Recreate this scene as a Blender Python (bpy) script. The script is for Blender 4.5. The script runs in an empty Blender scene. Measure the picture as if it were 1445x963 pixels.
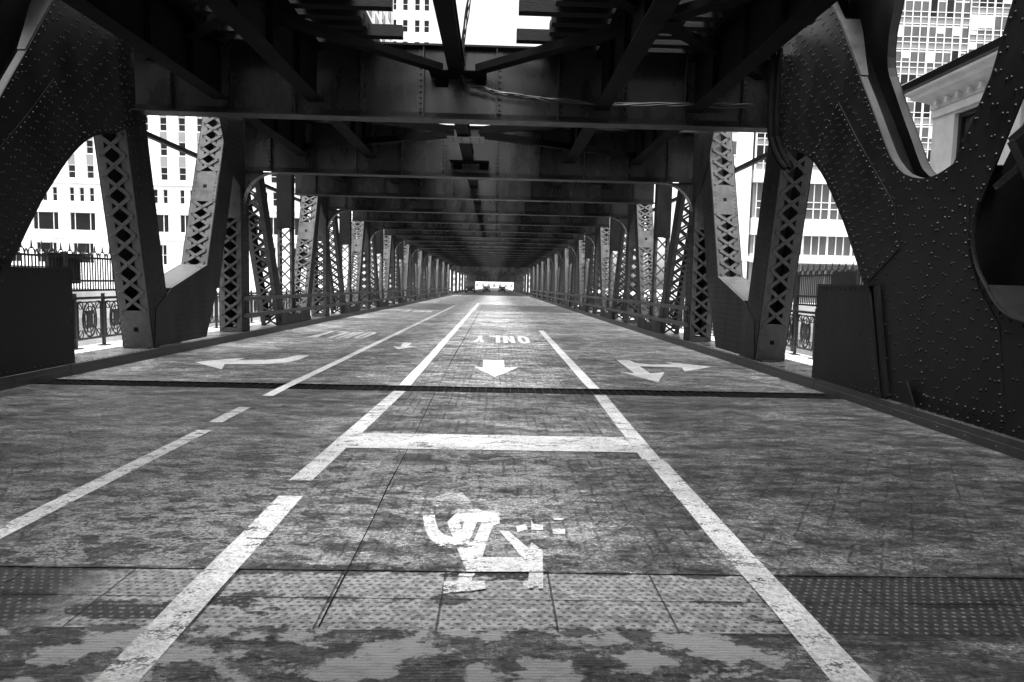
import bpy, bmesh, math, random
from mathutils import Vector, Matrix
from mathutils.geometry import tessellate_polygon
random.seed(7)
SC = bpy.context.scene
COL = SC.collection
XC = -0.75            # centre line of the bridge
HW = 6.1              # half width between the trusses

def zr(y):            # road grade along the bridge
    return 0.0 if y < 10 else -0.0068 * (y - 10)

# ------------------------------------------------------------------ materials
def mat(name, base=0.05, rough=0.5, spec=0.5, var=0.3, scale=3.0, bump=0.0, bscale=40, stretch=(1, 1, 1), metal=0.0):
    m = bpy.data.materials.new(name); m.use_nodes = True
    n, l = m.node_tree.nodes, m.node_tree.links
    b = n['Principled BSDF']
    b.inputs['Roughness'].default_value = rough
    b.inputs['Specular IOR Level'].default_value = spec
    b.inputs['Metallic'].default_value = metal
    tc = n.new('ShaderNodeTexCoord'); mp = n.new('ShaderNodeMapping'); mp.inputs['Scale'].default_value = stretch
    geo = n.new('ShaderNodeNewGeometry')
    l.new(geo.outputs['Position'], mp.inputs['Vector'])
    t = n.new('ShaderNodeTexNoise'); t.inputs['Scale'].default_value = scale; t.inputs['Detail'].default_value = 6
    t.inputs['Roughness'].default_value = 0.65
    l.new(mp.outputs['Vector'], t.inputs['Vector'])
    r = n.new('ShaderNodeMapRange'); r.inputs['From Min'].default_value = 0.3; r.inputs['From Max'].default_value = 0.7
    r.inputs['To Min'].default_value = base * (1 - var); r.inputs['To Max'].default_value = base * (1 + var)
    l.new(t.outputs['Fac'], r.inputs['Value'])
    l.new(r.outputs['Result'], b.inputs['Base Color'])
    r2 = n.new('ShaderNodeMapRange'); r2.inputs['From Min'].default_value = 0.3; r2.inputs['From Max'].default_value = 0.7
    r2.inputs['To Min'].default_value = max(0.05, rough - 0.12); r2.inputs['To Max'].default_value = min(1, rough + 0.12)
    l.new(t.outputs['Fac'], r2.inputs['Value']); l.new(r2.outputs['Result'], b.inputs['Roughness'])
    if bump:
        t2 = n.new('ShaderNodeTexNoise'); t2.inputs['Scale'].default_value = bscale; t2.inputs['Detail'].default_value = 4
        l.new(mp.outputs['Vector'], t2.inputs['Vector'])
        bp = n.new('ShaderNodeBump'); bp.inputs['Strength'].default_value = bump; bp.inputs['Distance'].default_value = 0.01
        l.new(t2.outputs['Fac'], bp.inputs['Height']); l.new(bp.outputs['Normal'], b.inputs['Normal'])
    return m

class NG:
    """small helper for maths on node sockets"""
    def __init__(s, m):
        s.n, s.l = m.node_tree.nodes, m.node_tree.links
    def math(s, op, a, b=None, c=None, clamp=False):
        x = s.n.new('ShaderNodeMath'); x.operation = op; x.use_clamp = clamp
        for i, v in enumerate((a, b, c)):
            if v is None: continue
            if isinstance(v, (int, float)): x.inputs[i].default_value = v
            else: s.l.new(v, x.inputs[i])
        return x.outputs[0]
    def step(s, v, lo, hi, a=0.0, b=1.0):
        x = s.n.new('ShaderNodeMapRange'); x.interpolation_type = 'SMOOTHSTEP'
        x.inputs['From Min'].default_value = lo; x.inputs['From Max'].default_value = hi
        x.inputs['To Min'].default_value = a; x.inputs['To Max'].default_value = b
        s.l.new(v, x.inputs['Value']); return x.outputs['Result']
    def noise(s, vec, scale, detail=5, rough=0.6, sx=1, sy=1, off=0.0):
        mp = s.n.new('ShaderNodeMapping'); mp.inputs['Scale'].default_value = (sx, sy, 1); mp.inputs['Location'].default_value = (off, off * 1.7, off * .3)
        s.l.new(vec, mp.inputs['Vector'])
        t = s.n.new('ShaderNodeTexNoise'); t.inputs['Scale'].default_value = scale; t.inputs['Detail'].default_value = detail
        t.inputs['Roughness'].default_value = rough
        s.l.new(mp.outputs['Vector'], t.inputs['Vector']); return t.outputs['Fac']
    def mix(s, f, a, b):
        x = s.n.new('ShaderNodeMix'); x.data_type = 'FLOAT'
        for sock, v in ((x.inputs[0], f), (x.inputs[2], a), (x.inputs[3], b)):
            if isinstance(v, (int, float)): sock.default_value = v
            else: s.l.new(v, sock)
        return x.outputs[0]

def road_material():
    m = bpy.data.materials.new('worn_deck'); m.use_nodes = True
    g = NG(m); n, l = g.n, g.l; b = n['Principled BSDF']
    geo = n.new('ShaderNodeNewGeometry'); P = geo.outputs['Position']
    sep = n.new('ShaderNodeSeparateXYZ'); l.new(P, sep.inputs[0]); X, Y = sep.outputs[0], sep.outputs[1]
    big = g.noise(P, 0.35, 4, 0.6)
    streak = g.noise(P, 2.6, 8, 0.72, sx=0.45, sy=1.2)
    fine = g.noise(P, 46, 3, 0.7)
    grit = g.noise(P, 170, 2, 0.8)
    # base grey: speckled, with short dark and pale scuffs lying across the traffic
    scuff = g.noise(P, 11, 8, 0.78, sx=0.7, sy=1.2, off=7)
    blot = g.noise(P, 3.2, 7, 0.72, sx=0.6, sy=1.3, off=11)
    v = g.mix(g.step(big, 0.3, 0.7), 0.064, 0.088)
    v = g.math('MULTIPLY', v, g.step(streak, 0.40, 0.60, 0.60, 1.35))
    v = g.math('MULTIPLY', v, g.step(scuff, 0.40, 0.60, 0.55, 1.4))
    v = g.math('MULTIPLY', v, g.step(blot, 0.40, 0.60, 0.58, 1.32))
    chip = g.noise(P, 30, 6, 0.85, sx=0.8, sy=1.0, off=41)
    v = g.math('MULTIPLY', v, g.step(chip, 0.40, 0.60, 0.45, 1.55))
    v = g.math('MULTIPLY', v, g.step(fine, 0.40, 0.60, 0.6, 1.45))
    v = g.math('MULTIPLY', v, g.step(grit, 0.40, 0.60, 0.55, 1.5))
    pit = g.noise(P, 52, 4, 0.7, sx=0.9, off=81); chipw = g.noise(P, 38, 5, 0.8, sx=0.75, off=91)
    v = g.math('MULTIPLY', v, g.step(pit, 0.57, 0.62, 1.0, 0.35))
    v = g.math('MULTIPLY', v, g.step(chipw, 0.59, 0.64, 1.0, 1.9))
    # middle lane and leaf beyond the joint: paler deck plus painted-in gap light
    lane = g.math('MULTIPLY', g.step(X, -1.9, -1.2), g.step(X, 1.9, 1.3))
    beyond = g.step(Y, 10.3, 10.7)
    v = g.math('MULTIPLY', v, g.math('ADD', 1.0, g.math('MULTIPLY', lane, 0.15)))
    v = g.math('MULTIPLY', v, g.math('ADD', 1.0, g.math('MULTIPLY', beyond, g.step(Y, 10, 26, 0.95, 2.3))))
    # ragged dark wear marks
    wear = g.noise(P, 6.5, 8, 0.78, sx=0.5, sy=1.2, off=3)
    w = g.step(wear, 0.54, 0.58)
    w = g.math('MULTIPLY', w, g.step(Y, 36, 14))
    v = g.math('MULTIPLY', v, g.math('SUBTRACT', 1.0, g.math('MULTIPLY', w, 0.6)))
    # steel grid lines set in the deck: lengthwise, crosswise and slanting
    def lines(sock, pitch, width):
        f = g.math('FRACT', g.math('DIVIDE', sock, pitch))
        f = g.math('ABSOLUTE', g.math('SUBTRACT', f, 0.5))
        return g.step(f, 0.5 - width / pitch, 0.5 - width / pitch * 0.4)
    wob = g.math('MULTIPLY', g.math('SUBTRACT', g.noise(P, 6, 3, 0.6, off=17), 0.5), 0.05)
    Xw, Yw = g.math('ADD', X, wob), g.math('ADD', Y, wob)
    keep = g.step(g.noise(P, 3.0, 5, 0.7, off=9), 0.40, 0.60)
    keep2 = g.step(g.noise(P, 4.0, 5, 0.7, off=19), 0.42, 0.62)
    gl = g.math('MAXIMUM', lines(Xw, 0.10, 0.014), g.math('MULTIPLY', lines(Yw, 0.085, 0.012), 0.7))
    near = g.step(Y, 45, 15)
    front = g.step(Y, 3.76, 3.80)
    gl = g.math('MULTIPLY', gl, g.math('MULTIPLY', keep, g.math('MULTIPLY', near, front)))
    gl = g.math('MULTIPLY', gl, g.mix(lane, 0.25, 1.0))
    v = g.math('MULTIPLY', v, g.math('SUBTRACT', 1.0, g.math('MULTIPLY', gl, 0.65)))
    zz = g.math('MAXIMUM', lines(g.math('ADD', Xw, g.math('MULTIPLY', Yw, 0.6)), 0.2, 0.014), lines(g.math('SUBTRACT', Xw, g.math('MULTIPLY', Yw, 0.6)), 0.2, 0.014))
    zz = g.math('MULTIPLY', zz, g.math('MULTIPLY', g.step(Y, 8.2, 5.0), front))
    zz = g.math('MULTIPLY', zz, keep2)
    v = g.math('MULTIPLY', v, g.math('SUBTRACT', 1.0, g.math('MULTIPLY', zz, 0.62)))
    v = g.math('MULTIPLY', v, g.step(Y, 3.12, 3.16, 0.55, 1.0))
    # old paint: pale worn patches in the front and squiggles left of the bike lane
    old = g.noise(P, 3.0, 9, 0.62, sx=0.9, sy=1.3, off=21)
    om = g.step(g.math('ADD', old, g.math('MULTIPLY', g.math('SUBTRACT', chip, 0.5), 0.16)), 0.49, 0.53)
    om = g.math('MULTIPLY', om, g.step(Y, 3.12, 3.10))
    om = g.math('MULTIPLY', om, g.step(X, 1.75, 1.6))
    ring = g.noise(P, 1.7, 9, 0.7, sx=0.7, sy=1.3, off=33)
    ring = g.step(g.math('ABSOLUTE', g.math('SUBTRACT', ring, 0.5)), 0.035, 0.008)
    ring = g.math('MULTIPLY', ring, g.math('MULTIPLY', g.step(Y, 8.0, 6.0), front))
    ring = g.math('MULTIPLY', ring, g.math('MULTIPLY', g.step(X, 0.9, 0.4), g.step(X, -4.6, -3.6)))
    ring = g.math('MULTIPLY', ring, g.step(fine, 0.38, 0.55))
    oldm = g.math('MAXIMUM', g.math('MULTIPLY', om, 0.95), g.math('MULTIPLY', ring, 0.9))
    v = g.mix(oldm, v, g.math('MULTIPLY', g.step(grit, 0.3, 0.7, 0.8, 1.2), 0.21))
    # fine grooves across the front slab
    gr = g.math('ABSOLUTE', g.math('SUBTRACT', g.math('FRACT', g.math('DIVIDE', Y, 0.022)), 0.5))
    gr = g.math('MULTIPLY', g.step(gr, 0.3, 0.48), g.step(Y, 3.12, 3.1))
    v = g.math('MULTIPLY', v, g.math('SUBTRACT', 1.0, g.math('MULTIPLY', gr, 0.22)))
    # darker repaired panels far along the leaf
    yj = g.math('ADD', Y, g.math('MULTIPLY', g.noise(P, 0.8, 2, .5), 0.6))
    dk = g.math('MULTIPLY', g.step(yj, 43, 43.3), g.step(yj, 57, 56.7))
    dx = g.math('MAXIMUM', g.step(X, -1.3, -1.2), g.step(X, -3.2, -3.3))
    v = g.math('MULTIPLY', v, g.math('SUBTRACT', 1.0, g.math('MULTIPLY', g.math('MULTIPLY', dk, dx), 0.5)))
    # tar and rust along the edges of the cover plates
    e = g.math('MINIMUM', g.math('ABSOLUTE', g.math('SUBTRACT', Y, 3.1)), g.math('ABSOLUTE', g.math('SUBTRACT', Y, 3.76)))
    tar = g.math('SUBTRACT', g.math('MULTIPLY', g.step(g.noise(P, 3.5, 7, 0.7, sx=1.0, sy=1.0, off=51), 0.45, 0.75), 0.12), e)
    v = g.math('MULTIPLY', v, g.step(tar, 0.0, 0.006, 1.0, 0.25))
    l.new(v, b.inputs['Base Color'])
    rg = g.step(streak, 0.3, 0.7, 0.42, 0.68)
    l.new(rg, b.inputs['Roughness']); b.inputs['Specular IOR Level'].default_value = 0.5
    hgt = g.math('ADD', g.math('MULTIPLY', fine, 0.6), g.math('MULTIPLY', grit, 0.35))
    hgt = g.math('ADD', hgt, g.math('MULTIPLY', streak, 0.5))
    hgt = g.math('SUBTRACT', hgt, g.math('MULTIPLY', g.math('MAXIMUM', gl, zz), 0.6))
    hgt = g.math('SUBTRACT', hgt, g.math('MULTIPLY', gr, 0.35))
    hgt = g.math('SUBTRACT', hgt, g.math('MULTIPLY', w, 0.5))
    bp = n.new('ShaderNodeBump'); bp.inputs['Strength'].default_value = 0.7; bp.inputs['Distance'].default_value = 0.012
    l.new(hgt, bp.inputs['Height']); l.new(bp.outputs['Normal'], b.inputs['Normal'])
    return m

def plate_material():
    m = bpy.data.materials.new('studded_plate'); m.use_nodes = True
    g = NG(m); n, l = g.n, g.l; b = n['Principled BSDF']
    geo = n.new('ShaderNodeNewGeometry'); P = geo.outputs['Position']
    sep = n.new('ShaderNodeSeparateXYZ'); l.new(P, sep.inputs[0]); X, Y = sep.outputs[0], sep.outputs[1]
    def cell(s, p, sh=None):
        q = g.math('DIVIDE', s, p)
        if sh is not None: q = g.math('ADD', q, sh)
        return g.math('SUBTRACT', g.math('FRACT', q), 0.5), g.math('FLOOR', q)
    cy, iy = cell(Y, 0.042)
    sh = g.math('MULTIPLY', g.math('MODULO', iy, 2.0), 0.5)
    cx, ix = cell(X, 0.05, sh)
    d = g.math('SQRT', g.math('ADD', g.math('POWER', cx, 2.0), g.math('POWER', cy, 2.0)))
    stud = g.step(d, 0.26, 0.16)
    n1 = g.noise(P, 1.2, 7, 0.65, sx=0.7, sy=1.6, off=5); n2 = g.noise(P, 40, 3, 0.7)
    paint = g.math('MULTIPLY', g.step(n1, 0.385, 0.40), g.math('MULTIPLY', g.step(X, 1.6, 1.5), g.step(X, -2.35, -1.95)))
    v = g.mix(paint, 0.018, 0.17)
    v = g.math('MULTIPLY', v, g.step(n2, 0.3, 0.7, 0.75, 1.25))
    v = g.math('MULTIPLY', v, g.math('SUBTRACT', 1.0, g.math('MULTIPLY', g.math('MULTIPLY', stud, paint), 0.6)))
    v = g.math('ADD', v, g.math('MULTIPLY', g.math('MULTIPLY', stud, g.math('SUBTRACT', 1.0, paint)), 0.08))
    e = g.math('MINIMUM', g.math('ABSOLUTE', g.math('SUBTRACT', Y, 3.1)), g.math('ABSOLUTE', g.math('SUBTRACT', Y, 3.76)))
    e = g.math('MINIMUM', e, g.math('ABSOLUTE', g.math('SUBTRACT', Y, 3.43)))
    tar = g.math('SUBTRACT', g.math('MULTIPLY', g.step(g.noise(P, 3.5, 7, 0.7, sx=1.0, sy=1.0, off=51), 0.45, 0.75), 0.12), e)
    v = g.math('MULTIPLY', v, g.step(tar, 0.0, 0.006, 1.0, 0.25))
    v = g.math('MULTIPLY', v, g.step(g.noise(P, 18, 6, 0.8, sx=.7, off=61), 0.40, 0.60, 0.6, 1.35))
    # seams between plates
    f = g.math('ABSOLUTE', g.math('SUBTRACT', g.math('FRACT', g.math('DIVIDE', g.math('ADD', X, 0.25), 0.58)), 0.5))
    seam = g.step(f, 0.488, 0.494)
    v = g.math('MULTIPLY', v, g.math('SUBTRACT', 1.0, g.math('MULTIPLY', seam, 0.75)))
    l.new(v, b.inputs['Base Color']); b.inputs['Roughness'].default_value = 0.48
    h = g.math('SUBTRACT', g.math('ADD', stud, g.math('MULTIPLY', n2, 0.3)), seam)
    bp = n.new('ShaderNodeBump'); bp.inputs['Strength'].default_value = 0.9; bp.inputs['Distance'].default_value = 0.006
    l.new(h, bp.inputs['Height']); l.new(bp.outputs['Normal'], b.inputs['Normal'])
    return m

def paint_material(name, base, worn):
    m = bpy.data.materials.new(name); m.use_nodes = True
    g = NG(m); n, l = g.n, g.l; b = n['Principled BSDF']
    geo = n.new('ShaderNodeNewGeometry'); P = geo.outputs['Position']
    a = g.noise(P, 7, 8, 0.78, sx=0.55, sy=1.2, off=2); f = g.noise(P, 60, 3, 0.7, off=1); s = g.noise(P, 2, 3, 0.6, off=4)
    v = g.math('MULTIPLY', g.step(f, 0.4, 0.6, 0.8, 1.12), g.step(s, 0.3, 0.7, base * 0.8, base * 1.1))
    v = g.math('MULTIPLY', v, g.step(g.noise(P, 28, 6, 0.85, sx=0.8, off=71), 0.38, 0.56, 0.62, 1.06))
    l.new(v, b.inputs['Base Color']); b.inputs['Roughness'].default_value = 0.6
    cov = g.math('ADD', g.math('MULTIPLY', a, 0.75), g.math('MULTIPLY', f, 0.25))
    al = g.step(cov, worn - 0.03, worn + 0.03)
    l.new(al, b.inputs['Alpha'])
    bp = n.new('ShaderNodeBump'); bp.inputs['Strength'].default_value = 0.5; bp.inputs['Distance'].default_value = 0.006
    l.new(f, bp.inputs['Height']); l.new(bp.outputs['Normal'], b.inputs['Normal'])
    return m

M = dict(
    steel=mat('painted_steel', 0.014, 0.45, 0.14, 0.35, 1.7, 0.12, 30, stretch=(1, 1, 0.45)),
    girder=mat('girder_steel', 0.025, 0.28, 0.7, 0.4, 1.2, 0.10, 14, stretch=(1, 1, 0.35)),
    beam=mat('shade_toned_steel', 0.005, 0.7, 0.04, 0.4, 2.0, 0.1, 20),  # girder steel toned down: the shade under the deck is in its colour
    flange=mat('shaded_flange_steel', 0.012, 0.5, 0.25, 0.4, 3),  # darker than the webs: shade against road bounce put into the colour
    edge=mat('edge_angle_steel', 0.03, 0.5, 0.3, 0.35, 4),
    lace=mat('lacing_steel', 0.078, 0.45, 0.25, 0.3, 5),
    kerb=mat('kerb_steel', 0.045, 0.5, 0.5, 0.45, 4, 0.3, 40),
    tie=mat('tarred_timber', 0.016, 0.75, 0.15, 0.5, 6, 0.5, 30, stretch=(0.3, 2, 2)),
    rail=mat('rail_steel', 0.06, 0.35, 0.5, 0.2, 4),
    iron=mat('fence_iron', 0.018, 0.5, 0.4, 0.2, 5),
    walk=mat('pale_concrete', 0.42, 0.8, 0.3, 0.2, 1.5, 0.2, 30),
    wet=mat('wet_steel_ledge', 0.09, 0.3, 0.5, 0.7, 2.2, 0.1, 20),
    asphalt=mat('asphalt', 0.02, 0.85, 0.3, 0.3, 1.0, 0.3, 60),
    ground=mat('ground', 0.32, 0.9, 0.2, 0.3, 0.2),
    water=mat('river_water', 0.05, 0.2, 0.5, 0.2, 0.5, 0.06, 1.2),
    terracotta=mat('white_terracotta', 0.72, 0.6, 0.4, 0.07, 0.3),
    spandrel=mat('grey_spandrel', 0.20, 0.6, 0.4, 0.12, 0.5),
    sill=mat('pale_frame', 0.62, 0.5, 0.4, 0.1, 1),
    glass=mat('dark_window_glass', 0.012, 0.15, 0.15, 0.6, 0.12),
    skyglass=mat('grey_curtain_glass', 0.075, 0.2, 0.3, 0.5, 0.13, stretch=(1, 1, 0.5)),
    stone=mat('cut_stone', 0.66, 0.8, 0.3, 0.15, 2.5, 0.3, 18),
    metal_white=mat('white_metal', 0.66, 0.4, 0.4, 0.06, 1),
    cable=mat('cable_sheath', 0.03, 0.5, 0.4, 0.3, 8),
    void=mat('grating_pit', 0.008, 0.9, 0.1, 0.2, 5),
    bar=mat('grating_bar', 0.035, 0.9, 0.03, 0.4, 4),
    car=mat('dark_car_paint', 0.02, 0.3, 0.5, 0.1, 4),
    carlamp=mat('lamp_lens', 0.6, 0.3, 0.5, 0.1, 4),
    tyre=mat('tyre_rubber', 0.02, 0.8, 0.2, 0.1, 4),
    foliage=mat('far_foliage', 0.10, 0.8, 0.2, 0.6, 1.2),
)
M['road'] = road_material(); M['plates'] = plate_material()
M['paint'] = paint_material('white_road_paint', 0.42, 0.44)
M['freshpaint'] = paint_material('firm_road_paint', 0.68, 0.34)
M['oldpaint'] = paint_material('worn_road_paint', 0.28, 0.47)

# ------------------------------------------------------------------ mesh helper
ORG = {}
class MB:
    def __init__(s): s.v = []; s.f = []; s.mi = []; s.cur = 0
    def add(s, vs, fs):
        o = len(s.v); s.v.extend(tuple(p) for p in vs)
        for f in fs: s.f.append(tuple(o + i for i in f)); s.mi.append(s.cur)
    def obox(s, c, ax, h):
        c = Vector(c); ax = [Vector(a).normalized() * k for a, k in zip(ax, h)]
        vs = [c + ax[0] * i + ax[1] * j + ax[2] * k for i in (-1, 1) for j in (-1, 1) for k in (-1, 1)]
        s.add(vs, [(0, 1, 3, 2), (4, 6, 7, 5), (0, 4, 5, 1), (2, 3, 7, 6), (0, 2, 6, 4), (1, 5, 7, 3)])
    def box(s, x0, x1, y0, y1, z0, z1):
        s.obox(((x0 + x1) / 2, (y0 + y1) / 2, (z0 + z1) / 2), ((1, 0, 0), (0, 1, 0), (0, 0, 1)), (abs(x1 - x0) / 2, abs(y1 - y0) / 2, abs(z1 - z0) / 2))
    def bar(s, p, q, n, w, t):
        """flat bar from p to q, width w across, thickness t along n"""
        p, q, n = Vector(p), Vector(q), Vector(n)
        d = q - p; L = d.length
        if L < 1e-6: return
        u = d.normalized(); n = (n - u * n.dot(u)).normalized(); b = u.cross(n)
        s.obox((p + q) / 2, (u, b, n), (L / 2, w / 2, t / 2))
    def prism(s, poly, fa, fb, holes=()):
        """poly of 2D points mapped by fa and fb to the two faces"""
        loops = [list(poly)] + [list(h) for h in holes]
        tri = tessellate_polygon([[Vector((p[0], p[1], 0)) for p in lp] for lp in loops])
        flat = [p for lp in loops for p in lp]; k = len(flat)
        vs = [fa(*p) for p in flat] + [fb(*p) for p in flat]
        fs = [tuple(t) for t in tri] + [tuple(i + k for i in reversed(t)) for t in tri]
        o = 0
        for lp in loops:
            m = len(lp)
            for i in range(m):
                a, b = o + i, o + (i + 1) % m
                fs.append((a, b, b + k, a + k))
            o += m
        s.add(vs, fs)
    def sheet(s, poly, fz, holes=()):
        loops = [list(poly)] + [list(h) for h in holes]
        tri = tessellate_polygon([[Vector((p[0], p[1], 0)) for p in lp] for lp in loops])
        flat = [p for lp in loops for p in lp]
        out = []
        for t in tri:
            a, b, c = (Vector((flat[i][0], flat[i][1], 0)) for i in t)
            out.append(tuple(t) if (b - a).cross(c - a).z > 0 else tuple(reversed(t)))
        s.add([(p[0], p[1], fz(p[0], p[1])) for p in flat], out)
    def strip(s, pts, a, b):
        """ribbon through pts, each pt mapped by a and b"""
        va = [a(*p) for p in pts]; vb = [b(*p) for p in pts]; k = len(pts)
        s.add(va + vb, [(i, i + 1, i + 1 + k, i + k) for i in range(k - 1)])
    def rivet(s, p, n, r=0.02, h=0.013):
        p, n = Vector(p), Vector(n).normalized()
        t = n.orthogonal().normalized(); b = n.cross(t)
        ring = [p + (t * math.cos(a) + b * math.sin(a)) * r for a in [i * math.pi / 3 for i in range(6)]]
        top = [p + n * h + (t * math.cos(a) + b * math.sin(a)) * r * 0.55 for a in [i * math.pi / 3 for i in range(6)]]
        s.add(ring + top, [(i, (i + 1) % 6, 6 + (i + 1) % 6, 6 + i) for i in range(6)] + [(6, 7, 8, 9, 10, 11)])
    def tube(s, pts, r, seg=6):
        pts = [Vector(p) for p in pts]; rings = []
        for i, p in enumerate(pts):
            d = (pts[min(i + 1, len(pts) - 1)] - pts[max(i - 1, 0)]).normalized()
            t = d.orthogonal().normalized(); b = d.cross(t)
            rr = r[i] if isinstance(r, (list, tuple)) else r
            rings.append([p + (t * math.cos(a) + b * math.sin(a)) * rr for a in [2 * math.pi * j / seg for j in range(seg)]])
        fs = []
        for i in range(len(pts) - 1):
            for j in range(seg):
                k = (j + 1) % seg
                fs.append((i * seg + j, i * seg + k, (i + 1) * seg + k, (i + 1) * seg + j))
        fs.append(tuple(range(seg))); fs.append(tuple((len(pts) - 1) * seg + j for j in reversed(range(seg))))
        s.add([p for r_ in rings for p in r_], fs)
    def ring(s, c, u, v, R, r, seg=18, ts=5, a0=0, a1=2 * math.pi, ry=None):
        c, u, v = Vector(c), Vector(u), Vector(v); ry = ry or R
        s.tube([c + u * math.cos(a0 + (a1 - a0) * i / seg) * R + v * math.sin(a0 + (a1 - a0) * i / seg) * ry for i in range(seg + 1)], r, ts)
    def build(s, name, mats, parent=None, recalc=True, smooth=False):
        me = bpy.data.meshes.new(name)
        o_ = Vector(ORG[parent.name]) if parent else Vector((0, 0, 0))
        me.from_pydata([tuple(Vector(p) - o_) for p in s.v], [], s.f)
        if not isinstance(mats, (list, tuple)): mats = [mats]
        for m_ in mats: me.materials.append(m_)
        if len(mats) > 1: me.polygons.foreach_set('material_index', s.mi)
        if recalc:
            bm = bmesh.new(); bm.from_mesh(me); bmesh.ops.recalc_face_normals(bm, faces=bm.faces); bm.to_mesh(me); bm.free()
        if smooth:
            for p in me.polygons: p.use_smooth = True
        me.update()
        ob = bpy.data.objects.new(name, me); COL.objects.link(ob)
        if parent: ob.parent = parent; ORG[ob.name] = tuple(o_)
        else: ORG[ob.name] = (0, 0, 0)
        return ob

def tag(o, label=None, cat=None, group=None, kind=None):
    if label: o['label'] = label
    if cat: o['category'] = cat
    if group: o['group'] = group
    if kind: o['kind'] = kind
    return o
def thing(name, loc, label, cat, group=None):
    o = bpy.data.objects.new(name, None); o.empty_display_size = 0.3; COL.objects.link(o)
    o.location = loc; ORG[o.name] = tuple(loc)
    return tag(o, label, cat, group)
def copy_tree(o, parent, dy=0.0, dz=0.0, sz=1.0, top=True):
    c = o.copy(); COL.objects.link(c)
    c.parent = parent
    if top:
        c.location = (o.location.x, o.location.y + dy, o.location.z + dz); c.scale.z = sz
    for ch in list(o.children): copy_tree(ch, c, top=False)
    return c
ORD = ['first', 'second', 'third', 'fourth', 'fifth', 'sixth', 'seventh', 'eighth', 'ninth', 'tenth', 'eleventh', 'twelfth', 'thirteenth',
       'fourteenth', 'fifteenth', 'sixteenth', 'seventeenth', 'eighteenth', 'nineteenth', 'twentieth', 'twenty-first', 'twenty-second', 'twenty-third']

# ------------------------------------------------------------------ setting: road, kerbs, pavements, ground, water
KL, KR = XC - 6.0, XC + 6.0
def fzr(dz): return lambda x, y: zr(y) + dz
m = MB()
ys = [-60, 2, 3.1, 3.76, 10, 10.02] + [10.58] + [14 + 8 * i for i in range(12)] + [108.5]
for a, b in zip(ys[:-1], ys[1:]):
    if (a, b) in ((3.1, 3.76), (10.02, 10.58)): continue
    m.add([(KL - .3, a, zr(a)), (KR + .3, a, zr(a)), (KR + .3, b, zr(b)), (KL - .3, b, zr(b))], [(0, 1, 2, 3)])
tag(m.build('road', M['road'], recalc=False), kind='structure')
for i, (a, b, dz) in enumerate(((3.1, 3.427, -0.004), (3.433, 3.76, -0.006))):
    m = MB(); m.box(KL - .2, KR + .2, a + .003, b - .001, -0.05, dz)
    tag(m.build('road_plate_strip', M['plates']), kind='structure')
m = MB(); m.box(KL - .3, KR + .3, 3.0, 3.9, -.2, -.07); m.box(KL - .3, KR + .3, 9.9, 10.8, -.3, -.16); m.box(KL - .3, KR + .3, 10.584, 10.7, -.15, -.012); m.box(KL - .3, KR + .3, 9.9, 10.01, -.15, -.01)
tag(m.build('road_joint_bed', M['void']), kind='structure')
m = MB()
x = KL
while x < KR:
    m.box(x, x + 0.007, 10.0, 10.6, -0.05, -0.008); x += 0.125
for yy in (10.1, 10.22, 10.34, 10.46): m.box(KL, KR, yy - .004, yy + .004, -0.05, -0.010)
tag(m.build('road_joint_grating', M['bar']), kind='structure')
# beyond the bridge
m = MB(); yy = [108.5, 130, 170, 230, 300, 460, 900, 3500]
for a, b in zip(yy[:-1], yy[1:]):
    m.add([(XC - 7.0, a, zr(a) - .004), (XC + 7.0, a, zr(a) - .004), (XC + 7.0, b, zr(b) - .004), (XC - 7.0, b, zr(b) - .004)], [(0, 1, 2, 3)])
tag(m.build('street', M['asphalt'], recalc=False), kind='structure')
m = MB()
for a, b in zip(yy[:-1], yy[1:]):
    m.add([(-3000, a, zr(a) - .3), (3000, a, zr(a) - .3), (3000, b, zr(b) - .3), (-3000, b, zr(b) - .3)], [(0, 1, 2, 3)])
m.add([(-3000, 108.5, -1), (3000, 108.5, -1), (3000, 108.5, -8), (-3000, 108.5, -8)], [(0, 1, 2, 3)])
m.add([(-3000, 7, -.3), (3000, 7, -.3), (3000, 7, -8), (-3000, 7, -8)], [(0, 3, 2, 1)])
m.add([(-3000, -2000, -.3), (3000, -2000, -.3), (3000, 7, -.3), (-3000, 7, -.3)], [(0, 1, 2, 3)])
tag(m.build('ground', M['ground'], recalc=False), kind='structure')
m = MB(); m.add([(-3000, 7, -5.5), (3000, 7, -5.5), (3000, 108.5, -5.5), (-3000, 108.5, -5.5)], [(0, 1, 2, 3)])
tag(m.build('river_water', M['water'], recalc=False), kind='structure')
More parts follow.
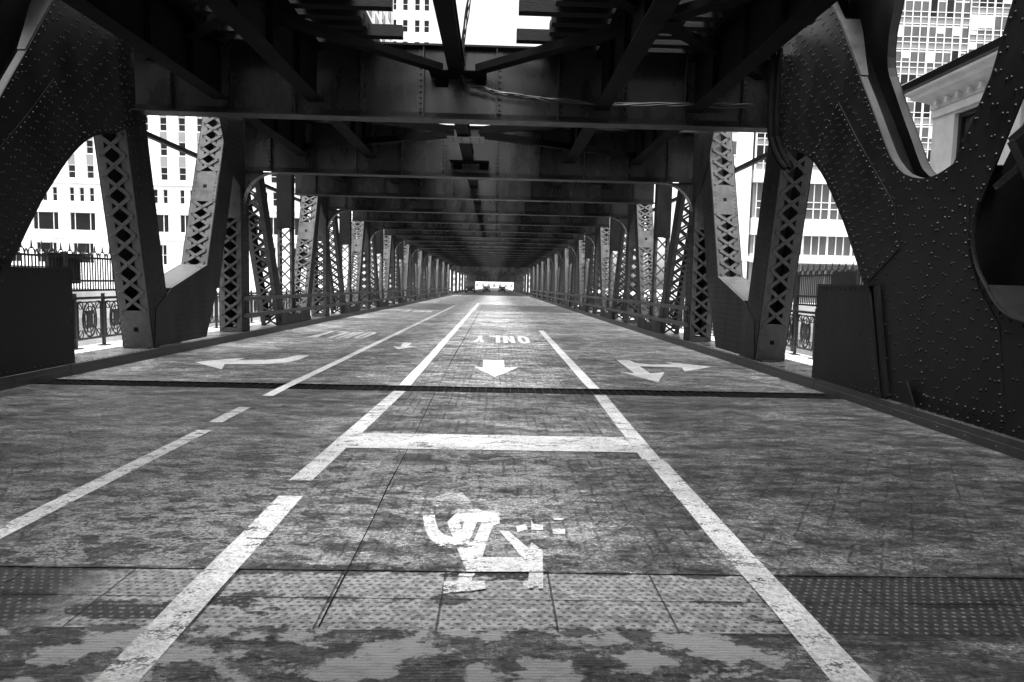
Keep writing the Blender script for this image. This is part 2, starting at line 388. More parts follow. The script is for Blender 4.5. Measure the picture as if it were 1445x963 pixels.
# kerbs with a steel ledge that carries the trusses, pavements
for s in (-1, 1):
    m = MB(); xi = XC + s * 6.0
    segs = [(-25, 5.0), (5.02, 10.98), (11.0, 18.18), (18.2, 27.4), (27.42, 36.6), (36.62, 55), (55.02, 108.4)]
    for a, b in segs:
        za, zb = zr(a), zr(b)
        prof = [(0, -.05), (0, .10), (0.012, .10), (0.012, .175), (.13, .175), (.13, -.05)]
        k = len(prof)
        vs = [(xi + s * p, a, za + q) for p, q in prof] + [(xi + s * p, b, zb + q) for p, q in prof]
        m.add(vs, [(i, (i + 1) % k, (i + 1) % k + k, i + k) for i in range(k)] + [tuple(range(k)), tuple(range(2 * k - 1, k - 1, -1))])
    y = 4.0
    while y < 32:
        m.rivet((xi + s * .07, y, zr(y) + .175), (0, 0, 1), .016, .012); y += .16
    y = 4.0
    while y < 20:
        m.rivet((xi - s * .0, y, zr(y) + .05), (-s, 0, 0), .012, .008); y += .48
    tag(m.build('kerb', M['kerb']), kind='structure')
    m = MB()
    for a, b in ((-25, 10), (10, 108.4)):
        m.add([(XC + s * 6.13, a, zr(a) + .16), (XC + s * 7.0, a, zr(a) + .16), (XC + s * 7.0, b, zr(b) + .16), (XC + s * 6.13, b, zr(b) + .16)], [(0, 1, 2, 3)])
        m.add([(XC + s * 7.0, a, zr(a) + .16), (XC + s * 7.0, a, zr(a) - .5), (XC + s * 7.0, b, zr(b) - .5), (XC + s * 7.0, b, zr(b) + .16)], [(0, 1, 2, 3)])
    tag(m.build('kerb_ledge', M['wet'], recalc=False), kind='structure')
    m = MB()
    for a, b in ((-25, 10), (10, 108.4)):
        m.add([(XC + s * 7.0, a, zr(a) - .04), (XC + s * 8.9, a, zr(a) - .04), (XC + s * 8.9, b, zr(b) - .04), (XC + s * 7.0, b, zr(b) - .04)] +
              [(XC + s * 7.0, a, zr(a) - .3), (XC + s * 8.9, a, zr(a) - .3), (XC + s * 8.9, b, zr(b) - .3), (XC + s * 7.0, b, zr(b) - .3)],
              [(0, 1, 2, 3), (4, 5, 6, 7), (1, 2, 6, 5)])
    tag(m.build('pavement', M['walk'], recalc=False), kind='structure')
m = MB(); m.box(XC - 6.95, XC + 6.95, 9, 108.4, -2.0, -1.6)
tag(m.build('deck_underside', M['girder']), kind='structure')

# ------------------------------------------------------------------ painted markings (flat, just above the deck)
def mark(name, polys, label, cat='road marking', mt='paint', holes=None, group=None, dz=0.004):
    m = MB()
    for i, p in enumerate(polys):
        m.sheet(p, fzr(dz), (holes or {}).get(i, ()))
    return tag(m.build(name, M[mt], recalc=False), label, cat, group)
def segline(x0, y0, x1, y1, w):
    k = max(2, int((y1 - y0) / 0.7)); L = []; Rr = []
    for i in range(k + 1):
        t = i / k; x = x0 + (x1 - x0) * t; y = y0 + (y1 - y0) * t
        j = random.uniform(-.008, .008)
        L.append((x - w / 2 + j, y)); Rr.append((x + w / 2 + j * .6, y))
    return L + Rr[::-1]
mark('lane_line', [segline(-1.5, 1.2, -1.51, 5.06, .18)], 'thick white line in the front, running off the bottom left edge')
mark('lane_line', [segline(-1.55, 5.46, -1.385, 10.0, .18)], 'white line left of the stop bar, ending at the dark grating')
mark('lane_line', [segline(-1.39, 10.6, -1.42, 30, .18) + [], segline(-1.42, 30, -1.5, 60, .18)], 'long white line between the bike lane and the middle lane, beyond the grating', mt='freshpaint')
mark('lane_line', [segline(1.54, 1.2, 1.53, 6.3, .18)], 'white line right of the cyclist symbol, running off the bottom')
mark('lane_line', [segline(1.50, 6.3, 1.57, 10.0, .18)], 'white line right of the stop bar, up to the grating')
mark('lane_line', [segline(1.575, 10.6, 1.66, 24.7, .18)], 'white line between the straight arrow and the forked arrow', mt='freshpaint')
for y0, y1 in ((31, 33.5), (38, 39.5)):
    mark('lane_dash', [segline(1.62, y0, 1.62, y1, .13)], 'short white dash far along the middle lane, ' + ('nearer of two' if y0 < 35 else 'farther of two'), group='far lane dashes')
mark('lane_line', [segline(-3.1, 2.5, -3.06, 7.22, .15)], 'white line left of the bike lane in the front, running off the left edge')
mark('lane_dash', [segline(-3.11, 7.62, -3.12, 8.52, .15)], 'short white dash left of the stop bar, on the bike lane edge')
mark('lane_line', [segline(-3.12, 9.4, -3.12, 52, .15)], 'long white line between the bike lane and the left lane, beyond the short dash', mt='freshpaint')
mark('stop_line', [[(-1.46, 6.55), (1.42, 6.55), (1.42, 7.2), (-1.46, 7.2)]], 'broad white stop bar across the middle lane', mt='paint', dz=.006)
# arrow, straight, towards the viewer
mark('straight_arrow', [[(-.24, 14.5), (.20, 14.5), (.20, 13.15), (.47, 13.25), (.01, 11.8), (-.40, 13.25), (-.22, 13.1)]],
     'straight white arrow in the middle lane pointing to the viewer', mt='freshpaint')
def unproject(u, v):   # photo-measured outline of a flat marking, turned into metres on the deck
    f = 963.; c = Vector(((u - 722.5) / f, -(v - 481.5) / f, 1))
    d = Vector((RX.dot(c), RY.dot(c), RZ.dot(c)))
    t = -1.65 / d.z
    for _ in range(4): t = (zr(d.y * t) - 1.65) / d.z
    return (d.x * t, d.y * t)
RY = Vector((-.0233645, .0877466, 1)).normalized()
RX = Vector((1, -.0205, 0)); RX.z = -(RX.x * RY.x + RX.y * RY.y) / RY.z; RX.normalize()
RZ = RY.cross(RX); RZ = RZ if RZ.y > 0 else -RZ
def tr(pts, x, y, k): return [unproject(x + a / k, y + b / k) for a, b in pts]
def zp(pts): return [unproject(560 + a / 5.068, 670 + b / 5.068) for a, b in pts]
# left turn arrow
sh = tr([(385, 575), (560, 558), (750, 545), (690, 562), (900, 560), (1050, 545), (1130, 525), (1218, 527), (1150, 556), (1050, 580), (880, 590), (605, 590), (582, 628)], 200, 400, 5.16)
mark('turn_arrow', [sh], 'curved white turn arrow in the left lane, worn, beside the kerb', mt='freshpaint')
# forked arrow on the right
mark('fork_arrow', [tr([(155, 250), (245, 250), (290, 272), (420, 284), (565, 282), (500, 262), (850, 300), (650, 334), (630, 304), (450, 300), (325, 296), (400, 348), (505, 337), (458, 412), (175, 335), (285, 347)], 840, 460, 5.16)],
     'forked white arrow in the right lane, straight and turning right', mt='freshpaint')
def letter(ch, x, y, w, h, t):
    """letters seen from the opposite direction: turned by half a turn about their centre"""
    def T(p): return (x + w - p[0], y + h - p[1])
    ty = t * 2.4
    if ch == 'L': ps = [[(0, 0), (w, 0), (w, ty), (t, ty), (t, h), (0, h)]]
    elif ch == 'N': ps = [[(0, 0), (t, 0), (t, h * .62), (w - t, 0), (w, 0), (w, h), (w - t, h), (w - t, h * .38), (t, h), (0, h)]]
    elif ch == 'Y': ps = [[(w / 2 - t / 2, 0), (w / 2 + t / 2, 0), (w / 2 + t / 2, h * .45), (w, h), (w - t * 1.1, h), (w / 2, h * .62), (t * 1.1, h), (0, h), (w / 2 - t / 2, h * .45)]]
    else:
        o = []; i_ = []
        for k in range(28):
            a = 2 * math.pi * k / 28; ca, sa = math.cos(a), math.sin(a)
            e = lambda v: math.copysign(abs(v) ** .6, v)
            o.append((w / 2 + e(ca) * w / 2, h / 2 + e(sa) * h / 2)); i_.append((w / 2 + e(ca) * (w / 2 - t), h / 2 + e(sa) * (h / 2 - ty)))
        ps = [o, i_]
    return [[T(p) for p in q] for q in ps]
def word(text, x0, x1, y0, h, t, label, mt='freshpaint'):
    m = MB(); n_ = len(text); gap = (x1 - x0) * .06; w = (x1 - x0 - gap * (n_ - 1)) / n_
    for i, ch in enumerate(text):               # read from the far side: first letter at the right
        ps = letter(ch, x1 - (i + 1) * w - i * gap, y0, w, h, t)
        m.sheet(ps[0], fzr(.004), ps[1:])
    return tag(m.build('word_marking', M[mt], recalc=False), label, 'road marking')
word('ONLY', -.62, 1.02, 19.0, 2.5, .12, 'white word ONLY in the middle lane, upside down to the viewer')
word('ONLY', -5.4, -3.75, 19.4, 2.6, .14, 'white word ONLY in the left lane, upside down to the viewer')
word('ONLY', -5.3, -3.7, 38.5, 2.6, .17, 'far white word ONLY in the left lane, beyond the thin bar')
mark('lane_bar', [[(-4.95, 33.2), (-3.5, 33.6), (-3.5, 34.3), (-4.95, 33.8)]], 'thin white bar across the left lane, far off')
mark('bike_arrow', [tr([(785, 390), (880, 392), (835, 425), (910, 430), (735, 458), (680, 428), (760, 432)], 460, 430, 7.225)], 'small white arrow in the bike lane, nearer one', mt='freshpaint')
mark('bike_arrow', [[(-2.3, 39.0), (-2.0, 39.0), (-2.0, 37.4), (-1.75, 37.5), (-2.15, 36.2), (-2.55, 37.5), (-2.3, 37.4)]], 'small white arrow in the bike lane, far one')
body = zp([(415, 290), (560, 278), (700, 280), (735, 310), (735, 352), (690, 372), (660, 440), (612, 595), (890, 598), (830, 515), (730, 405), (800, 412), (880, 480),
           (945, 535), (962, 490), (1040, 545), (1046, 700), (560, 700), (500, 700), (440, 555), (425, 520), (370, 530), (300, 515), (240, 470), (200, 400), (187, 295), (270, 294),
           (278, 345), (300, 400), (340, 438), (400, 450), (360, 345)])
slit = zp([(575, 345), (608, 345), (545, 488), (515, 490)]); slit2 = zp([(445, 342), (485, 340), (465, 392)])
mark('bike_symbol', [body, zp([(445, 714), (560, 714), (533, 766), (632, 766), (634, 822), (540, 836), (332, 854), (335, 772), (435, 764)]),
                     zp([(945, 708), (1046, 708), (1046, 820), (912, 822), (898, 768), (940, 764)]),
                     zp([(850, 375), (920, 358), (935, 395), (865, 418)]), zp([(960, 330), (978, 358), (1045, 366), (1045, 403), (962, 400)]),
                     zp([(1112, 395), (1205, 395), (1200, 432), (1118, 430)]), zp([(1120, 313), (1195, 318), (1188, 332), (1124, 328)])],
     'white cyclist symbol in the middle lane, half worn away, feet on the studded plates', holes={0: [slit, slit2]}, dz=.0055)
helm = zp([(245, 205), (290, 150), (370, 133), (470, 138), (520, 185), (545, 228), (610, 262), (730, 262), (735, 300), (430, 300), (400, 270), (470, 232), (430, 190), (350, 180), (310, 205), (290, 240)])
mark('rider_marking', [helm], 'worn pale hoop of paint, the head of the cyclist symbol', mt='oldpaint', dz=.005)
# far bike symbol
mark('bike_symbol', [tr(q, 460, 430, 7.225) for q in ([(800, 316), (812, 300), (850, 292), (870, 300), (850, 312), (830, 304), (815, 318)], [(870, 325), (880, 308), (930, 298), (950, 322), (990, 330), (1010, 316), (1040, 296), (1080, 286), (1130, 300), (1135, 316), (1100, 316), (1085, 304), (1045, 318), (1010, 342), (975, 338), (930, 322), (900, 328)])],
     'small faded cyclist symbol in the bike lane beside ONLY', mt='oldpaint')
m = MB(); m.sheet(segline(-.805, 3.12, -.9, 15, .008) , fzr(.003)); m.sheet(segline(-.9, 15, -1.0, 60, .016), fzr(.003))
tag(m.build('road_seam', M['void'], recalc=False), kind='structure')

# ------------------------------------------------------------------ trusses
def S(s): return lambda d, y, z: (XC + s * (HW + d), y, z)
D = 0.62     # truss thickness
def member(s, parent, name, p0, p1, w, d0=0.0, depth=D, faces=(1, -1), pitch=.34, fl=.13, barw=.062, ties=(), riv=0, lace_riv=False, rows=(-.4, .4), bar_t=.012, rr=.017):
    """box member: two side plates with edge angles, laced across on the given faces; (y,z) end points"""
    F = S(s); a, b = Vector(p0), Vector(p1); u = (b - a); L = u.length; u.normalize(); n = Vector((u.y, -u.x))     # n = +1 face
    def W(t, o, d): q = a + u * t + n * o; return Vector(F(d, q.x, q.y))
    dirU = W(1, 0, 0) - W(0, 0, 0); dirN = W(0, 1, 0) - W(0, 0, 0); dirD = W(0, 0, 1) - W(0, 0, 0)
    m = MB()
    for d in (d0 + .009, d0 + depth - .009):
        m.obox(W(L / 2, 0, d), (dirU, dirN, dirD), (L / 2, w / 2, .009))
    for f in (1, -1):
        m.cur = 1
        for d in (d0 + .018 + fl / 2, d0 + depth - .018 - fl / 2):
            m.obox(W(L / 2, f * (w / 2 - .008), d), (dirU, dirN, dirD), (L / 2 - .002, .007, fl / 2))
    m.cur = 0
    if riv:
        for r_ in rows:
            t = riv * .5
            while t < L:
                m.rivet(W(t, r_ * w, d0), -dirD, rr, rr * .7); t += riv
    o = m.build(name, [M['steel'], M['lace']], parent)
    for f in faces:
        off = f * (w / 2 + bar_t / 2 + .001); da, db = d0 + fl * .55, d0 + depth - fl * .55
        spans = []; last = .06
        for t0, t1 in sorted(ties): spans.append((last, t0)); last = t1
        spans.append((last, L - .06))
        for t0, t1 in spans:
            m = MB()
            k = max(1, round((t1 - t0) / pitch)); q = (t1 - t0) / k if t1 > t0 else 0
            if q <= 0.05: continue
            for i in range(k):
                A, B = t0 + i * q, t0 + (i + 1) * q
                m.bar(W(A, off, da), W(B, off, db), dirN, barw, bar_t); m.bar(W(A, off + f * bar_t, db), W(B, off + f * bar_t, da), dirN, barw, bar_t)
                if lace_riv:
                    for dd in (da, db): m.rivet(W(A, off + f * bar_t * 1.4, dd), dirN * f, .022, .016)
                    m.rivet(W((A + B) / 2, off + f * bar_t * 1.4, (da + db) / 2), dirN * f, .020, .014)
            if m.v: m.build('lacing', M['lace'], o)
        if ties:
            for t0, t1 in ties:
                m = MB()
                m.obox(W((t0 + t1) / 2, off, d0 + depth / 2), (dirU, dirN, dirD), ((t1 - t0) / 2, .007, depth / 2 - .02))
                if lace_riv:
                    t = t0 + .06
                    while t < t1:
                        for dd in (d0 + .07, d0 + depth - .07): m.rivet(W(t, off + f * .007, dd), dirN * f, .018, .013)
                        t += .11
                    m.cur = 1
                    if t1 - t0 > .5: m.obox(W((t0 + t1) / 2, off + f * .006, d0 + depth / 2), (dirU, dirN, dirD), (.045, .003, .045)); m.cur = 0
                m.build('tie_plate', [M['lace'], M['void']], o)
    return o
def inside(p, poly):
    r = False; j = len(poly) - 1
    for i in range(len(poly)):
        a, b = poly[i], poly[j]
        if (a[1] > p[1]) != (b[1] > p[1]) and p[0] < (b[0] - a[0]) * (p[1] - a[1]) / (b[1] - a[1]) + a[0]: r = not r
        j = i
    return r
def plate(s, parent, name, poly, d, t, riv=None, rr=.02, pair=False, region=None, face=-1, jit=0.0, mt='steel', edge_riv=None, tilt=0.0):
    F = S(s); m = MB()
    m.prism(poly, lambda y, z: F(d, y, z), lambda y, z: F(d + t, y, z))
    df = d if face < 0 else d + t; nrm = Vector((s * face, 0, 0))
    if riv:
        py, pz = riv; y0 = min(p[0] for p in poly); y1 = max(p[0] for p in poly); z0 = min(p[1] for p in poly); z1 = max(p[1] for p in poly)
        i = 0; z = z0 - abs(tilt) * (y1 - y0)
        while z < z1 + abs(tilt) * (y1 - y0):
            y = y0 + (py / 2 if i % 2 else 0) + .05
            while y < y1:
                for k in ((0, .07) if pair else (0,)):
                    q = (y + k + random.uniform(-jit, jit), z + (y - y0) * tilt + random.uniform(-jit, jit))
                    ok = all(inside((q[0] + a * .045, q[1] + b * .045), poly) for a in (-1, 1) for b in (-1, 1))
                    if ok and (region is None or region(q)): m.rivet(F(df, *q), nrm, rr, rr * .5)
                y += py
            z += pz; i += 1
    if edge_riv:
        k = len(poly); carry = .05
        for i in range(k):
            a, b = Vector(poly[i]), Vector(poly[(i + 1) % k]); L = (b - a).length; t_ = carry
            nn = Vector(((b - a).y, -(b - a).x)).normalized() * .05
            while t_ < L:
                p = a + (b - a) * (t_ / L)
                for q in (p + nn, p - nn):
                    if inside(q, poly): m.rivet(F(df, q.x, q.y), nrm, rr, rr * .7)
                t_ += edge_riv
            carry = t_ - L
    return m.build(name, M[mt], parent)
def cover(s, parent, name, pts, d0, d1, t=.012, mt='steel', rail=None, riv=0, edge=None):
    """strip of plate running along a (y,z) polyline, from depth d0 to d1; edge = rivets near those depths"""
    F = S(s); m = MB(); k = len(pts)
    off = []
    for i in range(k):
        a = Vector(pts[max(i - 1, 0)]); b = Vector(pts[min(i + 1, k - 1)]); q = (b - a).normalized(); off.append(Vector((-q.y, q.x)) * t)
    vs = []
    for i, p in enumerate(pts):
        o = off[i]
        vs += [F(d0, p[0], p[1]), F(d1, p[0], p[1]), F(d1, p[0] + o.x, p[1] + o.y), F(d0, p[0] + o.x, p[1] + o.y)]
    fs = [(0, 1, 2, 3), tuple(4 * (k - 1) + j for j in (3, 2, 1, 0))]
    for i in range(k - 1):
        for j in range(4): fs.append((4 * i + j, 4 * i + (j + 1) % 4, 4 * i + 4 + (j + 1) % 4, 4 * i + 4 + j))
    m.add(vs, fs)
    if riv:
        for i in range(k - 1):
            a, b = Vector(pts[i]), Vector(pts[i + 1]); L = (b - a).length; q = (b - a) / L; nn = Vector((-q.y, q.x)); t_ = riv / 2
            while t_ < L:
                p = a + q * t_ + nn * t
                for dd in (edge or ((d0 + d1) / 2,)):
                    m.rivet(F(dd, p.x, p.y), Vector(F(0, nn.x, nn.y)) - Vector(F(0, 0, 0)), .016, .012)
                t_ += riv
    return m.build(name, M[mt], parent)

U_EDGE = [(11.9, 6.9), (11.12, 5.91), (10.92, 5.64), (10.4, 4.88), (10.03, 4.37), (9.71, 3.91), (9.45, 3.54), (9.28, 3.36), (9.04, 3.18), (8.69, 3.07), (8.45, 3.06), (8.26, 3.09), (8.06, 3.15)]
U_OUT = [(10.2, 6.9), (10.38, 5.94), (10.5, 5.5), (10.48, 4.99), (10.25, 4.58), (9.99, 4.16), (9.74, 3.78), (9.53, 3.45), (9.38, 3.28), (9.1, 3.12), (8.7, 3.05), (8.45, 3.05), (8.26, 3.09), (8.06, 3.15)]
C_EDGE = [(7.55, 2.65), (7.6, 2.4), (7.59, 2.14), (7.5, 1.92), (7.35, 1.73), (7.2, 1.56), (7.05, 1.45), (6.85, 1.38), (6.5, 1.33)]
ARCH = [(9.3, .18), (9.45, 1.0), (9.6, 1.36), (9.78, 1.62), (10.0, 1.93), (10.25, 2.27), (10.56, 2.68), (10.9, 3.06), (11.22, 3.4), (11.55, 3.68), (11.84, 3.87), (12.2, 4.03), (12.7, 4.15)]
def smooth(pts, k=3):
    out = []
    for i in range(len(pts) - 1):
        p0, p1, p2, p3 = (Vector(pts[min(max(j, 0), len(pts) - 1)]) for j in (i - 1, i, i + 1, i + 2))
        for q in range(k):
            t = q / k
            v = .5 * ((2 * p1) + (p2 - p0) * t + (2 * p0 - 5 * p1 + 4 * p2 - p3) * t * t + (3 * p1 - p0 - 3 * p2 + p3) * t ** 3)
            out.append((v.x, v.y))
    return out + [tuple(pts[-1])]
ARCH = smooth(ARCH, 2); C_EDGE = smooth(C_EDGE, 3)
U_LOW = U_EDGE; U_EDGE = smooth(U_EDGE, 2); U_OUT = smooth(U_OUT, 3)
def build_truss(s):
    side = 'left' if s < 0 else 'right'
    T = thing('bridge_truss', (XC + s * HW, 12.0, 0),
              'riveted steel truss along the left kerb, beside the curved turn arrow' if s < 0 else 'riveted steel truss along the right kerb, beside the forked arrow', 'bridge truss')
    F = S(s)
    # --- heel: two big plates with curved openings
    heel = [(3.0, .18)] + ARCH + [(13.0, 4.3), (13.75, 4.55), (13.85, 6.9)] + U_EDGE + [(7.93, 3.35), (7.55, 4.0), (7.3, 4.75), (6.65, 6.9), (6.0, 6.9), (7.06, 3.64)] + C_EDGE + [(3.0, 1.33)]
    def dens(q):
        return random.random() < .93 if q[0] > 7.0 else random.random() < .6
    hp = plate(s, T, 'heel_plate', heel, 0, .02, riv=(.30, .17), rr=.021, pair=True, region=dens, jit=.018, tilt=-.25, edge_riv=.17)
    outer = [(3.0, .18)] + ARCH + [(13.0, 4.3), (13.75, 4.55), (13.85, 6.9)] + U_OUT + [(7.93, 3.35), (7.55, 4.0), (7.3, 4.75), (6.65, 6.9), (3.0, 6.9)]
    plate(s, T, 'heel_plate', outer, D - .02, .02)
    plate(s, hp, 'splice_plate', [(9.72, 1.75), (10.25, 2.42), (10.9, 3.2), (11.75, 3.95), (10.95, 4.6), (10.3, 3.9), (9.2, 2.8), (9.0, 2.2)], -.012, .012, riv=(.22, .15), rr=.021, pair=True, jit=.012, tilt=-.25, edge_riv=.13)
    plate(s, hp, 'splice_plate', [(6.9, .3), (8.3, .3), (8.55, 1.2), (8.3, 2.5), (7.75, 2.75), (7.66, 2.1), (7.45, 1.7), (7.1, 1.3)], -.010, .010, riv=(.27, .17), rr=.021, pair=True, jit=.02, tilt=.3, edge_riv=.14)
    cover(s, hp, 'edge_angle', U_EDGE, .02, .12, mt='edge'); fc = MB(); fc.strip([(.34, 11.12, 5.92), (.30, 10.92, 5.65), (.20, 10.6, 5.19), (.13, 10.35, 4.83)], lambda d, y, z: F(.02, y - .004, z + .004), lambda d, y, z: F(d, y - .05 * d, z)); fc.build('corner_flange', M['edge'], hp); cover(s, hp, 'edge_angle', U_OUT, D - .13, D - .02, mt='edge')
    cover(s, hp, 'web_lining', [(12.2, 6.9), (11.9, 6.3)] + [(p[0] + .27, p[1] - .30) for p in U_LOW[1:-1]], .03, D - .03)
    cover(s, hp, 'edge_angle', ARCH, .022, .16); cover(s, hp, 'edge_angle', ARCH, D - .16, D - .022)
    cover(s, hp, 'edge_angle', C_EDGE, -.03, .02); cover(s, hp, 'edge_angle', C_EDGE[12:] + [(3.0, 1.32)], .02, D - .02)
    cover(s, hp, 'edge_angle', [(8.06, 3.16), (7.93, 3.35), (7.55, 4.0), (7.3, 4.75), (6.65, 6.9)], .02, .16)
    # lacing along the slanting post in front of the curved opening
    m = MB(); a, b = Vector((7.52, 2.7)), Vector((6.05, 6.8)); L = (b - a).length; q = (b - a) / L; t = .1
    nrm = Vector((0, -.94, -.33))
    while t < L - .5:
        p0, p1 = a + q * t, a + q * (t + .5)
        m.bar(F(.1, *p0), F(D - .1, *p1), nrm, .075, .014); m.bar(F(D - .1, p0.x - .015, p0.y - .005), F(.1, p1.x - .015, p1.y - .005), nrm, .075, .014)
        for dd in (.1, D - .1): m.rivet(Vector(F(dd, *p0)) + nrm * .025, nrm, .025, .02)
        t += .5
    m.build('lacing', M['lace'], hp)
    # two narrow reinforcing bars and a foot bracket
    m = MB()
    for (y0, z0, y1, z1) in ((9.05, .2, 9.45, 1.7),):
        m.bar(F(-.03, y0, z0), F(-.03, y1, z1), (s, 0, 0), .10, .05)
    m.prism([(8.35, .2), (8.7, .2), (8.55, .5)], lambda y, z: F(-.05, y, z), lambda y, z: F(-.07, y, z))
    m.build('foot_bracket', M['steel'], hp)
    pl = plate(s, T, 'splash_plate', [(9.1, .18), (11.1, .18), (11.06, 1.70), (9.55, 1.70)], -.09, .03, riv=(.55, .43), rr=.016, jit=.06, edge_riv=.14)
    m = MB(); m.prism([(9.5, 1.702), (11.08, 1.702), (11.08, 1.72), (9.5, 1.72)], lambda y, z: F(-.10, y, z), lambda y, z: F(.0, y, z)); m.build('top_strip', M['steel'], pl)
    m = MB()
    m.obox(F(-.045, 11.08, .94), ((1, 0, 0), (0, 1, 0), (0, 0, 1)), (.045, .012, .75)); m.build('end_strip', M['steel'], pl)
    # --- first V: upright near arm, leaning far arm, shared foot plate
    member(s, T, 'diagonal_member', (14.23, .2), (12.85, 6.85), .76, riv=.15, rows=(-.42, -.2, .2, .42), pitch=.36, lace_riv=True, ties=((0.03, .8),), fl=.15, barw=.07)
    member(s, T, 'diagonal_member', (16.72, 1.45), (18.55, 6.6), .80, riv=.13, rows=(-.43, -.25, .25, .43), pitch=.33, lace_riv=True, fl=.15, barw=.075, ties=((1.95, 2.75),))
    foot = [(13.84, .18), (16.3, .18), (16.75, .95), (17.24, 1.82), (16.36, 1.86), (14.6, 1.34), (13.93, .95)]
    ft = plate(s, T, 'gusset_plate', foot, -.014, .014, riv=(.13, .12), rr=.013, jit=.008, region=lambda q: q[0] > 14.65, mt='steel')
    plate(s, T, 'gusset_plate', foot, D, .014)
    cover(s, ft, 'cover_plate', [(14.6, 1.34), (16.4, 1.87)], -.012, D + .01, mt='lace', riv=.13, edge=(.04, D - .04))
    # --- top node plates
    def node(yc):
        poly = [(yc - 2.1, 7.0), (yc - 1.75, 5.6), (yc - 1.3, 4.7), (yc - .75, 4.15), (yc - .3, 4.0), (yc + .3, 4.0), (yc + .75, 4.2), (yc + 1.1, 4.7), (yc + 1.5, 5.6), (yc + 1.8, 7.0)]
        g_ = plate(s, T, 'gusset_plate', poly, -.012, .012, riv=(.15, .12), rr=.014, jit=.004)
        return g_
    nd = node(18.95)
    for k in range(1, 10):
        dy = 9.2 * k; copy_tree(nd, T, dy, zr(18.9 + dy) - zr(18.9))
    # --- repeating panels (posts, hangers and diagonals)
    z0 = zr(18.9)
    post = member(s, T, 'lattice_post', (18.93, .18 + z0), (18.93, 7.0), .55, riv=.14, rows=(-.42, -.2, .2, .42), pitch=.375, lace_riv=True, ties=((.0, .12), (3.05, 6.7)), fl=.13, barw=.07)
    kn = MB()
    bk = MB(); bk.obox(F(D / 2, 19.17, 2.2), ((1, 0, 0), (0, 1, 0), (0, 0, 1)), (D / 2 - .14, .006, 1.95))
    arc = [(math.cos(a) * .85, math.sin(a) * .85) for a in [math.pi / 2 * i / 10 for i in range(11)]]
    poly = [(-.86, .0)] + [(-.85 + p[0], -.85 + p[1]) for p in arc[::-1]] + [(.0, .0)]       # d from the post face, z from girder bottom
    poly = [(-.9, .02), (-.9, 0)] + [(-.85 + math.sin(a) * .85, -.85 + math.cos(a) * .85) for a in [math.pi / 2 * i / 12 for i in range(13)]] + [(.0, -1.1), (.02, -1.1), (.02, .02)]
    kn.prism(poly, lambda d, z: F(d, 18.9, 4.42 + z), lambda d, z: F(d, 18.92, 4.42 + z))
    pts = [(-.9, 0)] + [(-.85 + math.sin(a) * .85, -.85 + math.cos(a) * .85) for a in [math.pi / 2 * i / 12 for i in range(13)]] + [(0, -1.1)]
    kn.strip(pts, lambda d, z: F(d - .004, 18.78, 4.42 + z - .004), lambda d, z: F(d - .004, 19.04, 4.42 + z - .004))
    kn.build('portal_knee', M['girder'], post)
    zv = zr(23.55)
    yv = 23.55
    hang = MB()
    hb = T
    han = member(s, T, 'hanger_post', (yv, 3.35 + zv), (yv, 7.0), .36, d0=.06, depth=.5, faces=(), riv=.2, rows=(-.35, .35), rr=.014)
    m = MB(); m.obox(F(.31, yv - .19, 5.1 + zv), ((1, 0, 0), (0, 1, 0), (0, 0, 1)), (.25, .006, 1.75))
    for zz in (3.5, 3.62): 
        for dd in (.2, .31, .42): m.rivet(F(dd, yv - .197, zz + zv), (0, -1, 0), .016, .012)
    m.build('tie_plate', M['steel'], han)
    slim = member(s, T, 'hanger_lattice', (yv, .2 + zv), (yv, 3.4 + zv), .26, d0=.06, depth=.5, faces=(-1,), pitch=.42, fl=.07, barw=.05, ties=((0.0, .1),))
    near = member(s, T, 'diagonal_member', (yv - 1.35, .2 + zv), (yv - 4.35, 7.0 + zv), .44, riv=.2, rows=(-.4, .4), pitch=.36, fl=.13, barw=.06, rr=.014, ties=((5.0, 7.0),))
    far = member(s, T, 'diagonal_member', (yv + 1.5, .2 + zv), (yv + 4.1, 7.0 + zv), .48, riv=.2, rows=(-.4, .4), pitch=.31, fl=.13, barw=.06, rr=.014, lace_riv=True, ties=((3.05, 3.75), (4.85, 7.0)))
    base = [(yv - 1.75, .17 + zv), (yv + 2.0, .17 + zv), (yv + 1.6, .75 + zv), (yv + .4, .45 + zv), (yv - .4, .45 + zv), (yv - 1.4, .75 + zv)]
    bs = plate(s, T, 'gusset_plate', base, -.012, .012, riv=(.22, .13), rr=.013)
    for k in range(1, 10):
        dy = 9.2 * k
        copy_tree(post, T, dy, zr(18.9 + dy) - z0)
        if k < 9:
            for o in (han, slim, near, far, bs): copy_tree(o, T, dy, zr(yv + dy) - zv)
    bk.build('back_plate', M['steel'], post)
    # --- top chord and the long strut outside
    m = MB()
    for d in (0.0, D - .02):
        a, b = 2.0, 107
        m.add([F(d, a, 7.0), F(d + .02, a, 7.0), F(d + .02, b, 7.0 + zr(b)), F(d, b, 7.0 + zr(b)), F(d, a, 7.7), F(d + .02, a, 7.7), F(d + .02, b, 7.7 + zr(b)), F(d, b, 7.7 + zr(b))],
              [(0, 1, 2, 3), (4, 7, 6, 5), (0, 4, 5, 1), (1, 5, 6, 2), (2, 6, 7, 3), (3, 7, 4, 0)])
    m.box(F(.021, 0, 0)[0], F(D - .021, 0, 0)[0], 2.0, 12.6, 6.98, 7.0)  # unseen bottom cover, added to shade the heel opening
    m.build('top_chord', M['steel'], T)
    m = MB(); m.bar(F(D + .06, 4, 4.68), F(D + .06, 107, 4.66 + zr(107)), (0, 0, 1), .10, .10); m.build('outer_strut', M['steel'], T)
    return T
for s in (-1, 1): build_truss(s)

